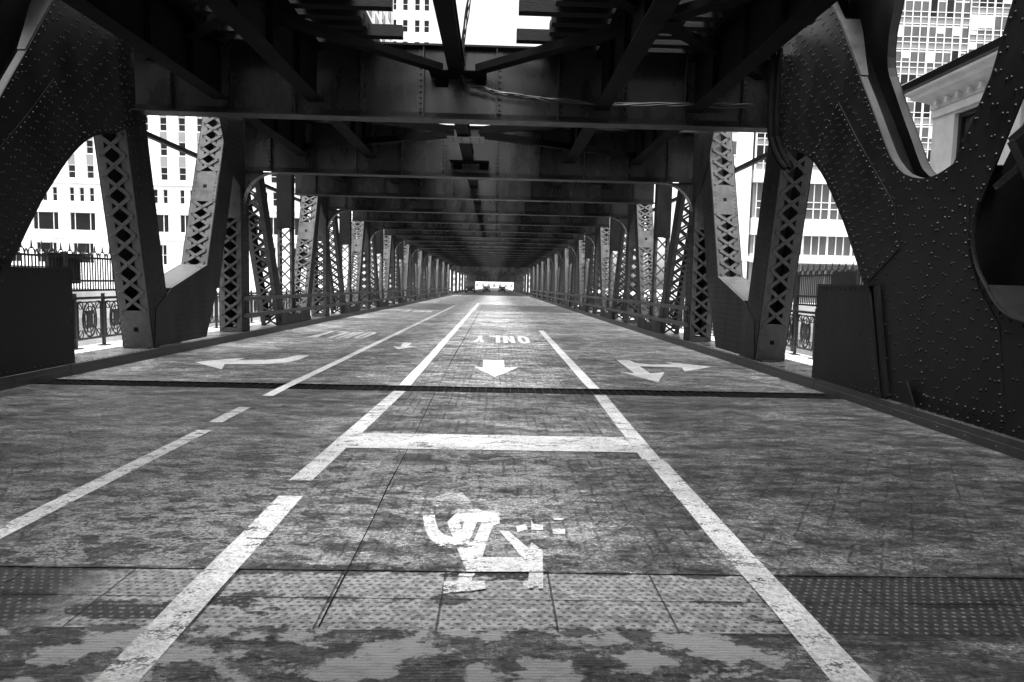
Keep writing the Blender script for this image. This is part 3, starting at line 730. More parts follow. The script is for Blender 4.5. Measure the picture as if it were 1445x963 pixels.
# ------------------------------------------------------------------ cross girders
def girder(y, zb, h, label, portal, stiff, riv, idx):
    g_ = thing('cross_girder', (XC, y, zb), label, 'cross girder', 'cross girders under the upper deck')
    m = MB(); m.box(XC - HW + .03, XC + HW - .03, y - .01, y + .01, zb + .04, zb + h - .04); m.build('web_plate', M['girder'], g_)
    m = MB(); x1 = HW - (.9 if portal else .03)
    m.box(XC - x1, XC + x1, y - .2, y + .2, zb, zb + .035)
    m.box(XC - HW + .03, XC + HW - .03, y - .026, y - .0105, zb + .037, zb + .15)
    if riv:
        x = -x1 + .1
        while x < x1:
            m.rivet((XC + x, y - .026, zb + .09), (0, -1, 0), .016, .012); x += .16
    m.build('bottom_flange', M['flange'], g_)
    m = MB(); m.box(XC - HW + .03, XC + HW - .03, y - .2, y + .2, zb + h - .035, zb + h); m.build('top_flange', M['flange'], g_)
    if stiff:
        sx = [.73, 1.9, 3.12, 4.3, 5.4]
        for x in [-v for v in sx[::-1]] + sx:
            m = MB(); X = XC + x; q = 1 if x < 0 else -1
            m.box(X - .055, X + .055, y - .04, y - .0265, zb + .16, zb + h - .05)
            m.box(X + q * .055, X + q * .042, y - .17, y - .041, zb + .04, zb + h - .04)
            z = zb + .22
            while z < zb + h - .1:
                m.rivet((X - q * .015, y - .04, z), (0, -1, 0), .030 if idx < 2 else .026, .022); z += .105
            m.build('stiffener', M['girder'], g_)
    return g_
girder(4.6, 4.75, 1.25, 'added plain cross girder, unseen, blocking light over the front of the deck', False, False, False, 0)  # out of view, added to block light from above
girder(13.3, 4.65, 1.36, 'deep riveted cross girder nearest overhead, with wires across its face', False, True, True, 1)
for k in range(20):
    y = 18.9 + 4.6 * k; zb = 4.42 + zr(y) - zr(18.9)
    lab = '%s cross girder from the front, %s' % (ORD[k + 1], 'its ends curving down into the posts' if k % 2 == 0 else 'with straight ends')
    girder(y, zb, 1.36, lab, k % 2 == 0, k < 6, k < 3, k + 2)

# ------------------------------------------------------------------ stringers, tracks, bracing overhead
def i_beam(m, p, q, h, w, tw=.014, tf=.022):
    p, q = Vector(p), Vector(q); u = (q - p).normalized(); side = u.cross(Vector((0, 0, 1))).normalized(); up = side.cross(u)
    c = (p + q) / 2; L = (q - p).length / 2
    m.obox(c, (u, side, up), (L, tw / 2, h / 2 - tf)); m.obox(c + up * (h / 2 - tf / 2), (u, side, up), (L, w / 2, tf / 2)); m.obox(c - up * (h / 2 - tf / 2), (u, side, up), (L, w / 2, tf / 2))
bays = [(-40, 4.4), (4.8, 13.08), (13.52, 18.68)] + [(18.9 + 4.6 * k + .22, 18.9 + 4.6 * (k + 1) - .22) for k in range(19)]
for off, lab in ((-4.4, 'outer long steel stringer under the left track'), (-2.65, 'inner long steel stringer under the left track'), (2.65, 'inner long steel stringer under the right track'), (4.4, 'outer long steel stringer under the right track')):
    t = thing('stringer', (XC + off, 4.6, 4.9), lab, 'stringer')
    for a, b in bays:
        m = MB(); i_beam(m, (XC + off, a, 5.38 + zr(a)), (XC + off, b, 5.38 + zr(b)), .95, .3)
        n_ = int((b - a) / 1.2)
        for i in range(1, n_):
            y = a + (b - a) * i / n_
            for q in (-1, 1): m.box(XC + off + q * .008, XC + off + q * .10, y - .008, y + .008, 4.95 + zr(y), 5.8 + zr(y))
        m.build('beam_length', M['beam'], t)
for s in (-1, 1):
    t = thing('railway_track', (XC + s * 3.5, 9.0, 6.0), 'elevated railway track on timber ties over the %s lanes' % ('left' if s < 0 else 'right'), 'railway track')
    def tie(m, y):
        n_ = round((y - 12.85) / .433)
        longt = n_ % 3 == 0
        x0, x1 = (1.03, 5.9) if longt else (1.6, 5.3)
        z = zr(y) + 6.02
        m.box(XC + s * x0, XC + s * x1, y - .1, y + .1, z, z + .2)
    k0 = -10
    for i in range(k0, 60):
        m = MB(); tie(m, 12.85 + .433 * i); m.build('railway_tie', M['tie'], t)
    m = MB()
    for i in range(-122, k0): tie(m, 12.85 + .433 * i)
    for i in range(60, 222): tie(m, 12.85 + .433 * i)
    tag(m.build('far_ties', M['tie'], t), kind='stuff')
    for q in (-.72, .72):
        m = MB(); xx = XC + s * 3.5 + q
        m.bar((xx, -40, 6.23), (xx, 10, 6.23), (0, 0, 1), .14, .02); m.bar((xx, 10, 6.23), (xx, 108, 6.23 + zr(108)), (0, 0, 1), .14, .02)
        m.bar((xx, -40, 6.31), (xx, 10, 6.31), (0, 0, 1), .07, .14); m.bar((xx, 10, 6.31), (xx, 108, 6.31 + zr(108)), (0, 0, 1), .07, .14)
        m.build('rail', M['rail'], t)
    for q in (1.75, 5.05):
        m = MB(); xx = XC + s * q
        m.bar((xx, -40, 6.3), (xx, 10, 6.3), (0, 0, 1), .22, .14); m.bar((xx, 10, 6.3), (xx, 108, 6.3 + zr(108)), (0, 0, 1), .22, .14); m.build('guard_timber', M['tie'], t)
    for q0, q1 in ((1.72, 2.55), (4.3, 5.0)):
        m = MB(); m.add([(XC + s * q0, 8.0, 6.24), (XC + s * q1, 8.0, 6.24), (XC + s * q1, 108, 6.24 + zr(108)), (XC + s * q0, 108, 6.24 + zr(108)),
                         (XC + s * q0, 8.0, 6.27), (XC + s * q1, 8.0, 6.27), (XC + s * q1, 108, 6.27 + zr(108)), (XC + s * q0, 108, 6.27 + zr(108))],
                        [(0, 1, 2, 3), (4, 7, 6, 5), (0, 4, 5, 1), (1, 5, 6, 2), (2, 6, 7, 3), (3, 7, 4, 0)])
        m.build('walkway_board', M['tie'], t)
m = MB(); m.box(XC - 1.6, XC + 1.6, -40, 2.0, 6.5, 6.62)  # added out of view to close the gap and darken the front road
tag(m.build('gap_blocker', M['tie']), 'added, unseen dark timber walkway between the tracks over the front edge of the deck', 'blocker')
def brace(p, q, label, w=.2, h=.16, gus=None):
    t = thing('lateral_brace', p, label, 'bracing member', 'bracing under the upper deck')
    p, q = Vector(p), Vector(q); u = (q - p).normalized(); side = u.cross(Vector((0, 0, 1))).normalized()
    m = MB()
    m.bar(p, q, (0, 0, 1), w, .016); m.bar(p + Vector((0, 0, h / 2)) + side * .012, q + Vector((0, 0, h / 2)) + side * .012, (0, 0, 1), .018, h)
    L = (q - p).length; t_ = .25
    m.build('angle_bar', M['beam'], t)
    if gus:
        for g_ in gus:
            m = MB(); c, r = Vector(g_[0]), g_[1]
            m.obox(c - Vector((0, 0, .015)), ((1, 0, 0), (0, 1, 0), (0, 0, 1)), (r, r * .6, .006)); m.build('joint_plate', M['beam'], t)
    return t
c1 = (XC, 13.0, 5.45)
brace((XC - .3, 12.95, 5.45), (XC - 5.4, 7.9, 5.45), 'slanting brace from the middle of the first girder up to the left', .22, gus=[((XC - 3.0, 10.35, 5.44), .4)])
brace((XC + .3, 12.95, 5.45), (XC + 5.4, 7.9, 5.45), 'slanting brace from the middle of the first girder up to the right', .22, gus=[((XC + 3.0, 10.35, 5.44), .4)])
brace((XC - 5.6, 12.95, 5.50), (XC - .4, 7.7, 5.50), 'brace crossing under the left track in front of the first girder', .2)
brace((XC + 5.6, 12.95, 5.50), (XC + .4, 7.7, 5.50), 'brace crossing under the right track in front of the first girder', .2)
for k, (a, b) in enumerate(((13.5, 18.6), (19.2, 23.2), (23.8, 27.8))):
    z = 5.0 + zr(a); mid = (a + b) / 2; nm = ORD[k + 1]
    for s, sd in ((-1, 'left'), (1, 'right')):
        brace((XC + s * .3, mid - .2, z), (XC + s * 4.6, a + .05, z), 'brace to the near %s corner of the %s overhead bay' % (sd, nm), .18)
        brace((XC + s * .3, mid + .2, z), (XC + s * 4.6, b - .05, z), 'brace to the far %s corner of the %s overhead bay' % (sd, nm), .18)
def centre(a, b, za, zb, label, plate_):
    t = thing('centre_strut', (XC, a, za), label, 'bracing member', 'struts along the middle of the upper deck')
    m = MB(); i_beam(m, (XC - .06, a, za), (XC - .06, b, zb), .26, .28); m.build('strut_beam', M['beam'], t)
    if plate_:
        m = MB(); m.box(XC - .55, XC + .5, b - .5, b + .02, zb - .15, zb - .137)
        m.build('joint_plate', M['beam'], t)
        for q in (-1, 1):
            m = MB(); m.box(XC + q * .35 - .12, XC + q * .35 + .12, b - .01, b + .03, zb - .3, zb - .15); m.build('clip_angle', M['beam'], t)
    return t
centre(4.8, 13.26, 5.62, 5.58, 'steel strut hanging down the middle of the open gap to the first girder', True)
t = centre(13.35, 18.86, 5.1, 4.95, 'steel strut with a square splice plate between the first and second girders', True)
m = MB(); m.box(XC - .42, XC + .42, 15.7, 16.4, 4.86, 4.876)
for x in (-.3, -.1, .1, .3):
    for y in (15.8, 15.95, 16.15, 16.3): m.rivet((XC + x, y, 4.86), (0, 0, -1), .02, .014)
m.build('splice_plate', M['lace'], t)
for k in range(5):
    a = 18.9 + 4.6 * k
    centre(a + .03, a + 4.57, 4.98 + zr(a), 4.95 + zr(a), 'strut in the middle of the gap between the %s and %s girders' % (ORD[k + 1], ORD[k + 2]), False)
# wires on the first girder
t = thing('wire_bundle', (XC, 13.0, 5.3), 'tangle of thin wires hanging through the gap and along the first girder', 'wires')
for k in range(4):
    m = MB(); ph = k * 1.6; pts = []
    key = [(-.52, 12.6, 7.6), (-.55, 12.75, 6.9), (-.68, 12.9, 6.1), (-.74, 12.98, 5.5), (-.6, 13.0, 5.27), (-.1, 13.06, 5.14), (.9, 13.08, 5.04), (2.1, 13.08, 5.0), (3.6, 13.08, 5.03), (5.0, 13.08, 5.05)]
    for i in range(len(key) - 1):
        for j in range(6):
            f = j / 6; p = Vector(key[i]).lerp(Vector(key[i + 1]), f); q = i + f
            pts.append(p + Vector((math.sin(q * 3 + ph) * .025, math.cos(q * 2.3 + ph) * .02, math.cos(q * 4.1 + ph) * .03)))
    m.tube(pts, .011 if k else .02, 5); m.build('wire', M['cable'], t)
# drain pipes at the right end of the first girder
t = thing('drain_pipe', (XC + 5.8, 13.1, 4.0), 'pair of bent drain pipes at the right end of the first girder', 'pipe')
for k in (0, 1):
    m = MB(); x = XC + 5.90 + k * .12
    m.tube([(x - .1, 12.95, 6.3), (x - .1, 12.95, 4.9), (x - .08, 12.93, 4.45), (x - .02, 12.86, 4.2), (x + .06, 12.78, 3.98), (x + .14, 12.7, 3.84)], .055, 10)
    m.build('pipe_length', M['beam'], t)

# ------------------------------------------------------------------ guard rails
for s in (-1, 1):
    t = thing('guard_rail', (XC + s * 6.05, 16.4, 0), 'double steel guard rail bolted to the %s row of posts' % ('left' if s < 0 else 'right'), 'guard rail')
    for h in (.62, 1.08):
        m = MB(); x = XC + s * 6.06
        m.bar((x, 18.7, h + zr(18.7)), (x, 107, h + zr(107)), (1, 0, 0), .11, .07); m.build('rail', M['kerb'], t)
    for k in range(19):
        y = 18.95 + 4.6 * k
        m = MB(); m.box(x + s * .03, x + s * .07, y - .06, y + .06, .5 + zr(y), 1.2 + zr(y)); m.build('rail_bracket', M['steel'], t)

# ------------------------------------------------------------------ pavement railings and tall picket fences
def ornate_panel(m, x, y, z, L):
    c = Vector((x, y + L / 2, z + .62)); u = Vector((0, 1, 0)); v = Vector((0, 0, 1))
    m.ring(c, u, v, .26, .022, 20, 5, ry=.40); m.ring(c, u, v, .19, .016, 18, 4, ry=.30)
    m.obox(c, ((1, 0, 0), u, v), (.012, .11, .2))
    for a in range(8):
        A = a * math.pi / 4 + .2
        m.tube([c + u * math.cos(A) * .1 + v * math.sin(A) * .18, c + u * math.cos(A) * .26 + v * math.sin(A) * .4], .013, 4)
    for q in (-1, 1):
        for w in (-1, 1):
            m.ring(c + u * q * .34 + v * w * .33, u, v, .09, .013, 10, 4)
            m.tube([c + u * q * .22 + v * w * .2, c + u * q * .42 + v * w * .42], .012, 4)
        m.box(x - .012, x + .012, y + L / 2 + q * .44 - .012, y + L / 2 + q * .44 + .012, z + .2, z + 1.02)
    m.box(x - .02, x + .02, y, y + L, z + .16, z + .21); m.box(x - .03, x + .03, y, y + L, z + 1.08, z + 1.14); m.box(x - .015, x + .015, y, y + L, z + 1.0, z + 1.03)
for s in (-1, 1):
    x = XC + s * 8.6
    t = thing('railing', (x, 10, 0), 'ornate iron railing of ovals along the %s pavement edge' % ('left' if s < 0 else 'right'), 'railing')
    m = MB(); ornate_panel(m, x, 8.8, zr(8.8) - .02, 1.1); proto = m.build('railing_panel', M['iron'], t)
    m = MB(); m.box(x - .03, x + .03, 8.77, 8.83, -.04, 1.2); m.box(x - .1, x + .1, 8.68, 8.92, -.045, -.02); pp = m.build('railing_post', M['iron'], t)
    for k in range(1, 88):
        dy = 1.1 * k
        for o in (proto, pp):
            c = o.copy(); COL.objects.link(c); c.parent = t; c.location = (o.location.x, o.location.y + dy, zr(8.8 + dy))
    # picket fence behind and above it
    t = thing('picket_fence', (x + s * .12, 8, 0), 'tall iron picket fence with pointed arches, behind the %s railing' % ('left' if s < 0 else 'right'), 'fence')
    xf = x + s * .14; y0, y1 = 6.5, 18.0
    m = MB()
    for z in (1.2, 1.42, 1.95): m.box(xf - .02, xf + .02, y0, y1, z, z + .045)
    m.build('fence_rail', M['iron'], t)
    for a in (6.5, 8.7, 10.9, 13.1, 15.3, 18.0):
        m = MB(); m.box(xf - .05, xf + .05, a - .06, a + .06, -.04, 2.08); m.build('fence_post', M['iron'], t)
    m = MB(); y = y0 + .1; i = 0
    while y < y1:
        m.box(xf - .011, xf + .011, y - .011, y + .011, 1.2, 2.0); y += .105
    y = y0 + .2
    while y < y1:
        m.ring((xf, y, 2.0), (0, 1, 0), (0, 0, 1), .105, .016, 8, 4, 0, math.pi, ry=.13)
        m.tube([(xf, y, 2.1), (xf, y, 2.2), (xf, y, 2.28)], [.022, .018, .004], 5)
        for q in (-1, 1): m.tube([(xf, y + q * .11, 2.0), (xf, y + q * .15, 2.1)], .012, 4)
        y += .315
    m.build('pickets', M['iron'], t)
    m = MB(); m.box(xf - .09, xf - .03, 14.85, 15.95, 1.38, 2.05)
    for i in range(10): m.box(xf - .10 * 1, xf - .091, 14.9 + i * .105, 14.94 + i * .105, 1.42, 2.0)
    m.build('louvre_panel', M['iron'], t)

# ------------------------------------------------------------------ buildings
def facade_window(m, x, y, z, w, h, ny, depth=.25, sill=True, cross=True, fr=.09):
    """window in a facade facing -y at plane y: glass set back, pale frame; materials 0 glass, 1 frame"""
    m.cur = 0; m.box(x - w / 2, x + w / 2, y + depth - .02, y + depth, z, z + h)
    m.cur = 1
    m.box(x - w / 2, x - w / 2 + fr, y + depth - .10, y + depth - .021, z, z + h); m.box(x + w / 2 - fr, x + w / 2, y + depth - .10, y + depth - .021, z, z + h)
    m.box(x - w / 2 + fr, x + w / 2 - fr, y + depth - .10, y + depth - .021, z + h - fr, z + h); m.box(x - w / 2 + fr, x + w / 2 - fr, y + depth - .10, y + depth - .021, z, z + fr)
    if cross: m.box(x - w / 2 + fr, x + w / 2 - fr, y + depth - .09, y + depth - .022, z + h * .48, z + h * .48 + fr)
def wall_with_holes(m, x0, x1, z0, z1, y, t, holes):
    """front skin of a facade with rectangular openings (x0,x1,z0,z1), made as strips"""
    zs = sorted({z0, z1} | {h[2] for h in holes} | {h[3] for h in holes})
    for a, b in zip(zs[:-1], zs[1:]):
        row = sorted([h for h in holes if h[2] <= a + 1e-6 and h[3] >= b - 1e-6])
        x = x0
        for h in row:
            if h[0] > x: m.box(x, h[0], y, y + t, a, b)
            x = h[1]
        if x < x1: m.box(x, x1, y, y + t, a, b)
def white_building():
    Y = 125.0
    B = thing('white_office_building', (-64, Y, -1.5), 'white tiled office building across the river at the left, rows of small windows', 'building')
    holes = []; wins = []
    bays_ = [-80.5 + 6.48 * b for b in range(-2, 8)]
    rows = [(18.2, 2.3), (22.5, 2.4), (26.8, 2.4)]
    cols = [bx + q * 1.62 for bx in bays_ for q in (-1, 1)]
    for z, h in rows:
        for cx in cols: wins.append(('window', cx, z, 1.25, h)); holes.append((cx - .625, cx + .625, z, z + h))
    for bx in bays_:
        for q in (-1.75, 0, 1.75): wins.append(('small_window', bx + q, 14.1, .85, 2.5)); holes.append((bx + q - .425, bx + q + .425, 14.1, 16.6))
        wins.append(('large_window', bx, 9.0, 4.5, 3.2)); holes.append((bx - 2.25, bx + 2.25, 9.0, 12.2))
        wins.append(('shop_window', bx, 3.2, 3.6, 3.6)); holes.append((bx - 1.8, bx + 1.8, 3.2, 6.8))
    m = MB(); wall_with_holes(m, -112, -26.0, -2.2, 30.2, Y, .3, holes)
    m.box(-112, -26.0, Y + .3, Y + 45, -2.2, 76); m.box(-112, -26.0, Y, Y + .3, 30.2, 76)
    m.build('wall', M['terracotta'], B)
    for nm, cx, z, w, h in wins:
        m = MB(); facade_window(m, cx, Y, z, w, h, -1, cross=nm != 'large_window')
        if nm in ('large_window', 'shop_window'):
            m.cur = 1
            for q in (-.3, .3): m.box(cx + q * w - .06, cx + q * w + .06, Y + .13, Y + .228, z + .1, z + h - .1)
        o = m.build(nm, [M['glass'], M['sill']], B, recalc=False)
    for cx in cols:
        m = MB()
        for z0, z1 in ((20.6, 22.4), (25.0, 26.7), (29.3, 30.2)):
            m = MB(); m.box(cx - .62, cx + .62, Y - .03, Y - .002, z0, z1)
            m.build('spandrel_panel', M['spandrel'], B)
    m = MB(); m.box(-112, -26, Y - .22, Y - .003, 17.3, 17.6); m.box(-112, -26, Y - .12, Y - .003, 13.1, 13.3); m.box(-112, -26, Y - .35, Y - .003, 7.6, 8.1)
    for bx in bays_: m.box(bx - 2.6, bx + 2.6, Y - .18, Y - .003, 8.45, 8.75)
    for bx in bays_:
        for q in (-3.24, 0): m.box(bx + q - .5, bx + q + .5, Y - .09, Y - .004, 17.65, 30.2)
    m.build('string_course', M['terracotta'], B)
    # dark ribbon windows on the wall along the street
    for f in range(14):
        z = 34 + f * 3.9
        for k in range(5):
            m = MB(); a = Y + 3 + 8.2 * k
            m.cur = 0; m.box(-26.05, -25.9, a, a + 6.0, z, z + 2.4); m.cur = 1; m.box(-25.99, -25.86, a + 2.9, a + 3.1, z, z + 2.4)
            m.build('street_window', [M['glass'], M['sill']], B, recalc=False)
    m = MB()
    for k in range(6): m.box(-26.0, -25.55, Y + 1.2 + 8.2 * k, Y + 2.4 + 8.2 * k, 2, 76)
    m.build('pilaster', M['terracotta'], B)
    m = MB(); m.box(-112.4, -25.4, Y - .6, Y + 45.4, 76, 77.2); m.build('cornice', M['terracotta'], B)
white_building()
def tower():
    Y = 190.0
    B = thing('white_tower', (-24, Y, -2), 'tall white tower with paired windows seen through the gap overhead', 'building')
    x0, x1 = -33.5, -19.0; holes = []; wins = []
    for f in range(10):
        z = 62 + f * 5.6
        for cx in (-31.2, -28.7, -25.7, -22.5, -20.0): wins.append((cx, z)); holes.append((cx - .7, cx + .7, z, z + 3.2))
    m = MB(); wall_with_holes(m, x0, x1, 60, 120, Y, .3, holes); m.box(x0, x1, Y, Y + .3, -2, 60); m.box(x0, x1, Y + .3, Y + 22, -2, 120); m.build('wall', M['terracotta'], B)
    for cx, z in wins:
        m = MB(); facade_window(m, cx, Y, z, 1.4, 3.2, -1); m.build('window', [M['glass'], M['sill']], B, recalc=False)
    m = MB(); m.box(x0 - .5, x1 + .5, Y - .6, Y + 22.5, 120, 121); m.build('roof', M['terracotta'], B)
tower()
def curtain_building(name, label, x0, x1, Y, z0, z1, pitch, mull, zbase):
    B = thing(name, ((x0 + x1) / 2, Y, zbase), label, 'building')
    m = MB(); m.box(x0, x1, Y + .3, Y + 30, zbase, z1); m.build('wall', M['spandrel'], B)
    z = z0
    while z < z1 - 1:
        m = MB(); m.box(x0, x1, Y + .1, Y + .298, z + 1.25, z + pitch - .05); m.build('glass_band', M['skyglass'], B)
        m = MB(); m.box(x0, x1, Y + .12, Y + .297, z + .12, z + 1.15); m.build('spandrel_band', M['spandrel'], B)
        m = MB()
        for dz in (0, 1.18, 2.1): m.box(x0, x1, Y - .02, Y + .099, z + dz - .05, z + dz + .06)
        m.build('transom', M['metal_white'], B)
        # blinds and dark panes behind the glass
        m = MB(); x = x0 + .2; m.cur = 1
        m.box(x, x1 - .2, Y + .085, Y + .098, z + pitch - .5, z + pitch - .2); m.cur = 0
        while x < x1 - mull:
            r = random.random()
            if r < .38: m.cur = 0; m.box(x, x + mull - .25, Y + .07, Y + .084, z + 1.3, z + pitch - .2)
            elif r < .52: m.cur = 1; m.box(x, x + mull - .25, Y + .07, Y + .084, z + 1.3 + (pitch - 1.5) * random.random() * .6, z + pitch - .2)
            x += mull
        m.build('blinds_pattern', [M['glass'], M['sill']], B)
        z += pitch
    m = MB(); x = x0; i = 0
    while x <= x1 + .01:
        w = .16 if i % 4 == 0 else .07
        m.box(x - w, x + w, Y - .12, Y + .05, z0, z1); x += mull; i += 1
    m.build('mullion', M['metal_white'], B)
    return B
B = curtain_building('glass_tower', 'grey glass office tower with a white grid, at the upper right', 79.5, 116, 140, 41.5, 84, 5.3, 1.62, -2)
m = MB(); m.box(79, 116.5, 139.2, 140.2, 38.6, 40.2); m.build('ledge', M['terracotta'], B)
for k in range(8):
    m = MB(); x = 82 + 4.6 * k
    m.cur = 0; m.box(x, x + 3.6, 140.2, 140.29, 20, 36.5); m.cur = 1
    for q in (0, 1.2, 2.4, 3.6): m.box(x + q - .07, x + q + .07, 140.1, 140.199, 20, 36.5)
    for z in (24, 28.5, 33): m.box(x, x + 3.6, 140.12, 140.198, z, z + .2)
    m.build('window', [M['skyglass'], M['metal_white']], B, recalc=False)
B = curtain_building('glass_block', 'low glass office block with pale bands behind the right truss', 46.5, 84, 125, 22.9, 60, 4.4, 1.5, -2)
m = MB(); m.box(46.2, 84.3, 124.4, 125.28, 20.6, 22.85); m.box(46.2, 84.3, 124.5, 125.28, 11.2, 14.2); m.box(46.2, 84.3, 124.2, 125.28, 6.2, 7.7); m.build('stone_band', M['terracotta'], B)
for k in range(8):
    m = MB(); x = 47.2 + 4.55 * k
    m.cur = 0; m.box(x, x + 4.2, 125.2, 125.29, 14.3, 20.5); m.box(x, x + 4.2, 125.2, 125.288, 7.8, 11.1); m.box(x, x + 4.2, 125.2, 125.288, 0, 5.9); m.cur = 1
    for q in (-.1, 1.4, 2.8, 4.25): m.box(x + q - .08, x + q + .08, 125.05, 125.199, 7.8, 20.5)
    for z in (16.0, 17.2): m.box(x, x + 4.2, 125.08, 125.198, z, z + .14)
    m.build('window', [M['skyglass'], M['metal_white']], B, recalc=False)
B = thing('stone_pier_building', (43, 124, -2), 'pale stone building edge with stacked windows beside the right truss', 'building')
m = MB(); m.box(36.5, 45.6, 124, 140, -2, 60); m.build('wall', M['terracotta'], B)
for k in range(12):
    m = MB(); z = 8 + 4.3 * k; m.cur = 0; m.box(37.0, 42.6, 123.94, 123.998, z, z + 2.4); m.cur = 1
    m.box(39.7, 39.9, 123.9, 123.939, z, z + 2.4); m.box(36.9, 42.7, 123.8, 123.997, z - .25, z - .002); m.build('window', [M['skyglass'], M['sill']], B, recalc=False)
m = MB(); m.box(36.2, 46.0, 123.5, 123.998, 6.4, 7.2); m.build('ledge', M['terracotta'], B)
# bridge house with classical cornice at the right
B = thing('bridge_house', (12.5, 12, 0), 'pale stone bridge house with a classical cornice behind the right truss', 'building')
hx = 10.0; hy0, hy1 = 7.0, 15.9
m = MB()
hol = [(14.35, 15.15, 2.9, 5.55), (11.6, 13.2, 2.9, 5.55), (8.6, 10.2, 2.9, 5.55)]
def skin(m):
    zs = sorted({-6, 5.75} | {h[2] for h in hol} | {h[3] for h in hol})
    for a, b in zip(zs[:-1], zs[1:]):
        row = sorted([h for h in hol if h[2] <= a + 1e-6 and h[3] >= b - 1e-6]); y = hy0
        for h in row:
            if h[0] > y: m.box(hx, hx + .25, y, h[0], a, b)
            y = h[1]
        m.box(hx, hx + .25, y, hy1, a, b)
skin(m); m.box(hx + .25, hx + 5, hy0, hy1, -6, 5.75); m.build('wall', M['stone'], B)
for h in hol:
    m = MB(); m.cur = 0; m.box(hx + .2, hx + .248, h[0], h[1], h[2], h[3]); m.cur = 1
    for a, b in ((h[0], h[0] + .09), (h[1] - .09, h[1])): m.box(hx + .1, hx + .199, a, b, h[2], h[3])
    m.box(hx + .1, hx + .198, h[0] + .09, h[1] - .09, h[3] - .1, h[3]); m.box(hx + .12, hx + .198, h[0] + .09, h[1] - .09, 4.9, 4.98)
    m.build('window', [M['skyglass'], M['iron']], B, recalc=False)
m = MB()
prof = [(0, 5.75), (.05, 5.8), (.05, 5.92), (.14, 5.98), (.2, 6.02), (.34, 6.08), (.36, 6.16), (.46, 6.22), (.5, 6.34), (.56, 6.4), (.56, 6.46), (0, 6.5)]
k = len(prof)
vs = [(hx - p, hy0 - p, z) for p, z in prof] + [(hx - p, hy1 + p, z) for p, z in prof] + [(hx + 5.2, hy1 + p, z) for p, z in prof]
fs = []
for r in (0, 1):
    for i in range(k): fs.append((r * k + i, r * k + (i + 1) % k, (r + 1) * k + (i + 1) % k, (r + 1) * k + i))
m.add(vs, fs + [tuple(range(k)), tuple(range(3 * k - 1, 2 * k - 1, -1))])
m.build('cornice', M['stone'], B)
y = hy0 + .3
while y < hy1 - .2:
    m = MB(); m.box(hx - .16, hx - .052, y, y + .09, 5.83, 5.95); m.build('dentil', M['stone'], B); y += .36
m = MB(); m.box(hx - .05, hx - .003, hy0, hy1, 5.6, 5.76); m.box(hx + .3, hx + 4.8, hy0 + .3, hy1 - .3, 6.45, 6.9); m.build('parapet', M['stone'], B)

for sgn, lab in ((-1, 'added dark block behind the viewer, unseen, cutting low sky at the left'), (1, 'added dark block behind the viewer, unseen, cutting low sky at the right')):
    B = thing('low_sky_blocker', (sgn * 24, -20, 0), lab, 'building')  # stands behind the camera, added to hold back low sky light
    m = MB(); m.box(sgn * 11.5, sgn * 45, -60, -9, -.4, 36); m.build('wall', M['spandrel'], B)
    for k in range(6):
        for j in range(5):
            m = MB(); m.box(sgn * (14 + 4.5 * k), sgn * (16.4 + 4.5 * k), -9.0, -8.97, 4 + j * 5, 7 + j * 5); m.build('window', M['glass'], B)
# ------------------------------------------------------------------ street beyond: elevated railway bents, traffic, end building
for k in range(10):
    y = 116 + 12 * k; z = zr(y)
    t = thing('elevated_railway_support', (XC, y, z), 'dark steel frame carrying the railway beyond the bridge, %s from the bridge end' % ORD[k], 'viaduct frame', 'railway frames beyond the bridge')
    for s in (-1, 1):
        m = MB(); xx = XC + s * 6.7
        m.box(xx - .22, xx + .22, y - .03, y + .03, z, z + 4.2)
        for q in (-1, 1): m.box(xx + q * .22, xx + q * .2, y - .2, y + .2, z, z + 4.2)
        m.box(xx - .4, xx + .4, y - .4, y + .4, z, z + .5)
        m.build('column', M['girder'], t)
    hh = 1.1 if k < 6 else 2.3
    m = MB(); i_beam(m, (XC - 7.3, y, z + 5.15 - hh / 2), (XC + 7.3, y, z + 5.15 - hh / 2), hh, .4); m.build('girder', M['girder'], t)
t = thing('viaduct_deck', (XC, 170, 3.5), 'dark elevated railway deck running on beyond the bridge', 'railway deck')
m = MB()
for off in (-4.4, -2.65, 2.65, 4.4):
    i_beam(m, (XC + off, 113.5, 5.7 + zr(113.5)), (XC + off, 232, 5.7 + zr(232)), 1.0, .35)
m.build('stringer', M['girder'], t)
m = MB()
for s in (-1, 1):
    y = 113.5
    while y < 232:
        m.box(XC + s * .9, XC + s * 6.3, y - .15, y + .15, zr(y) + 6.22, zr(y) + 6.42); y += .45
tag(m.build('far_ties', M['tie'], t), kind='stuff')
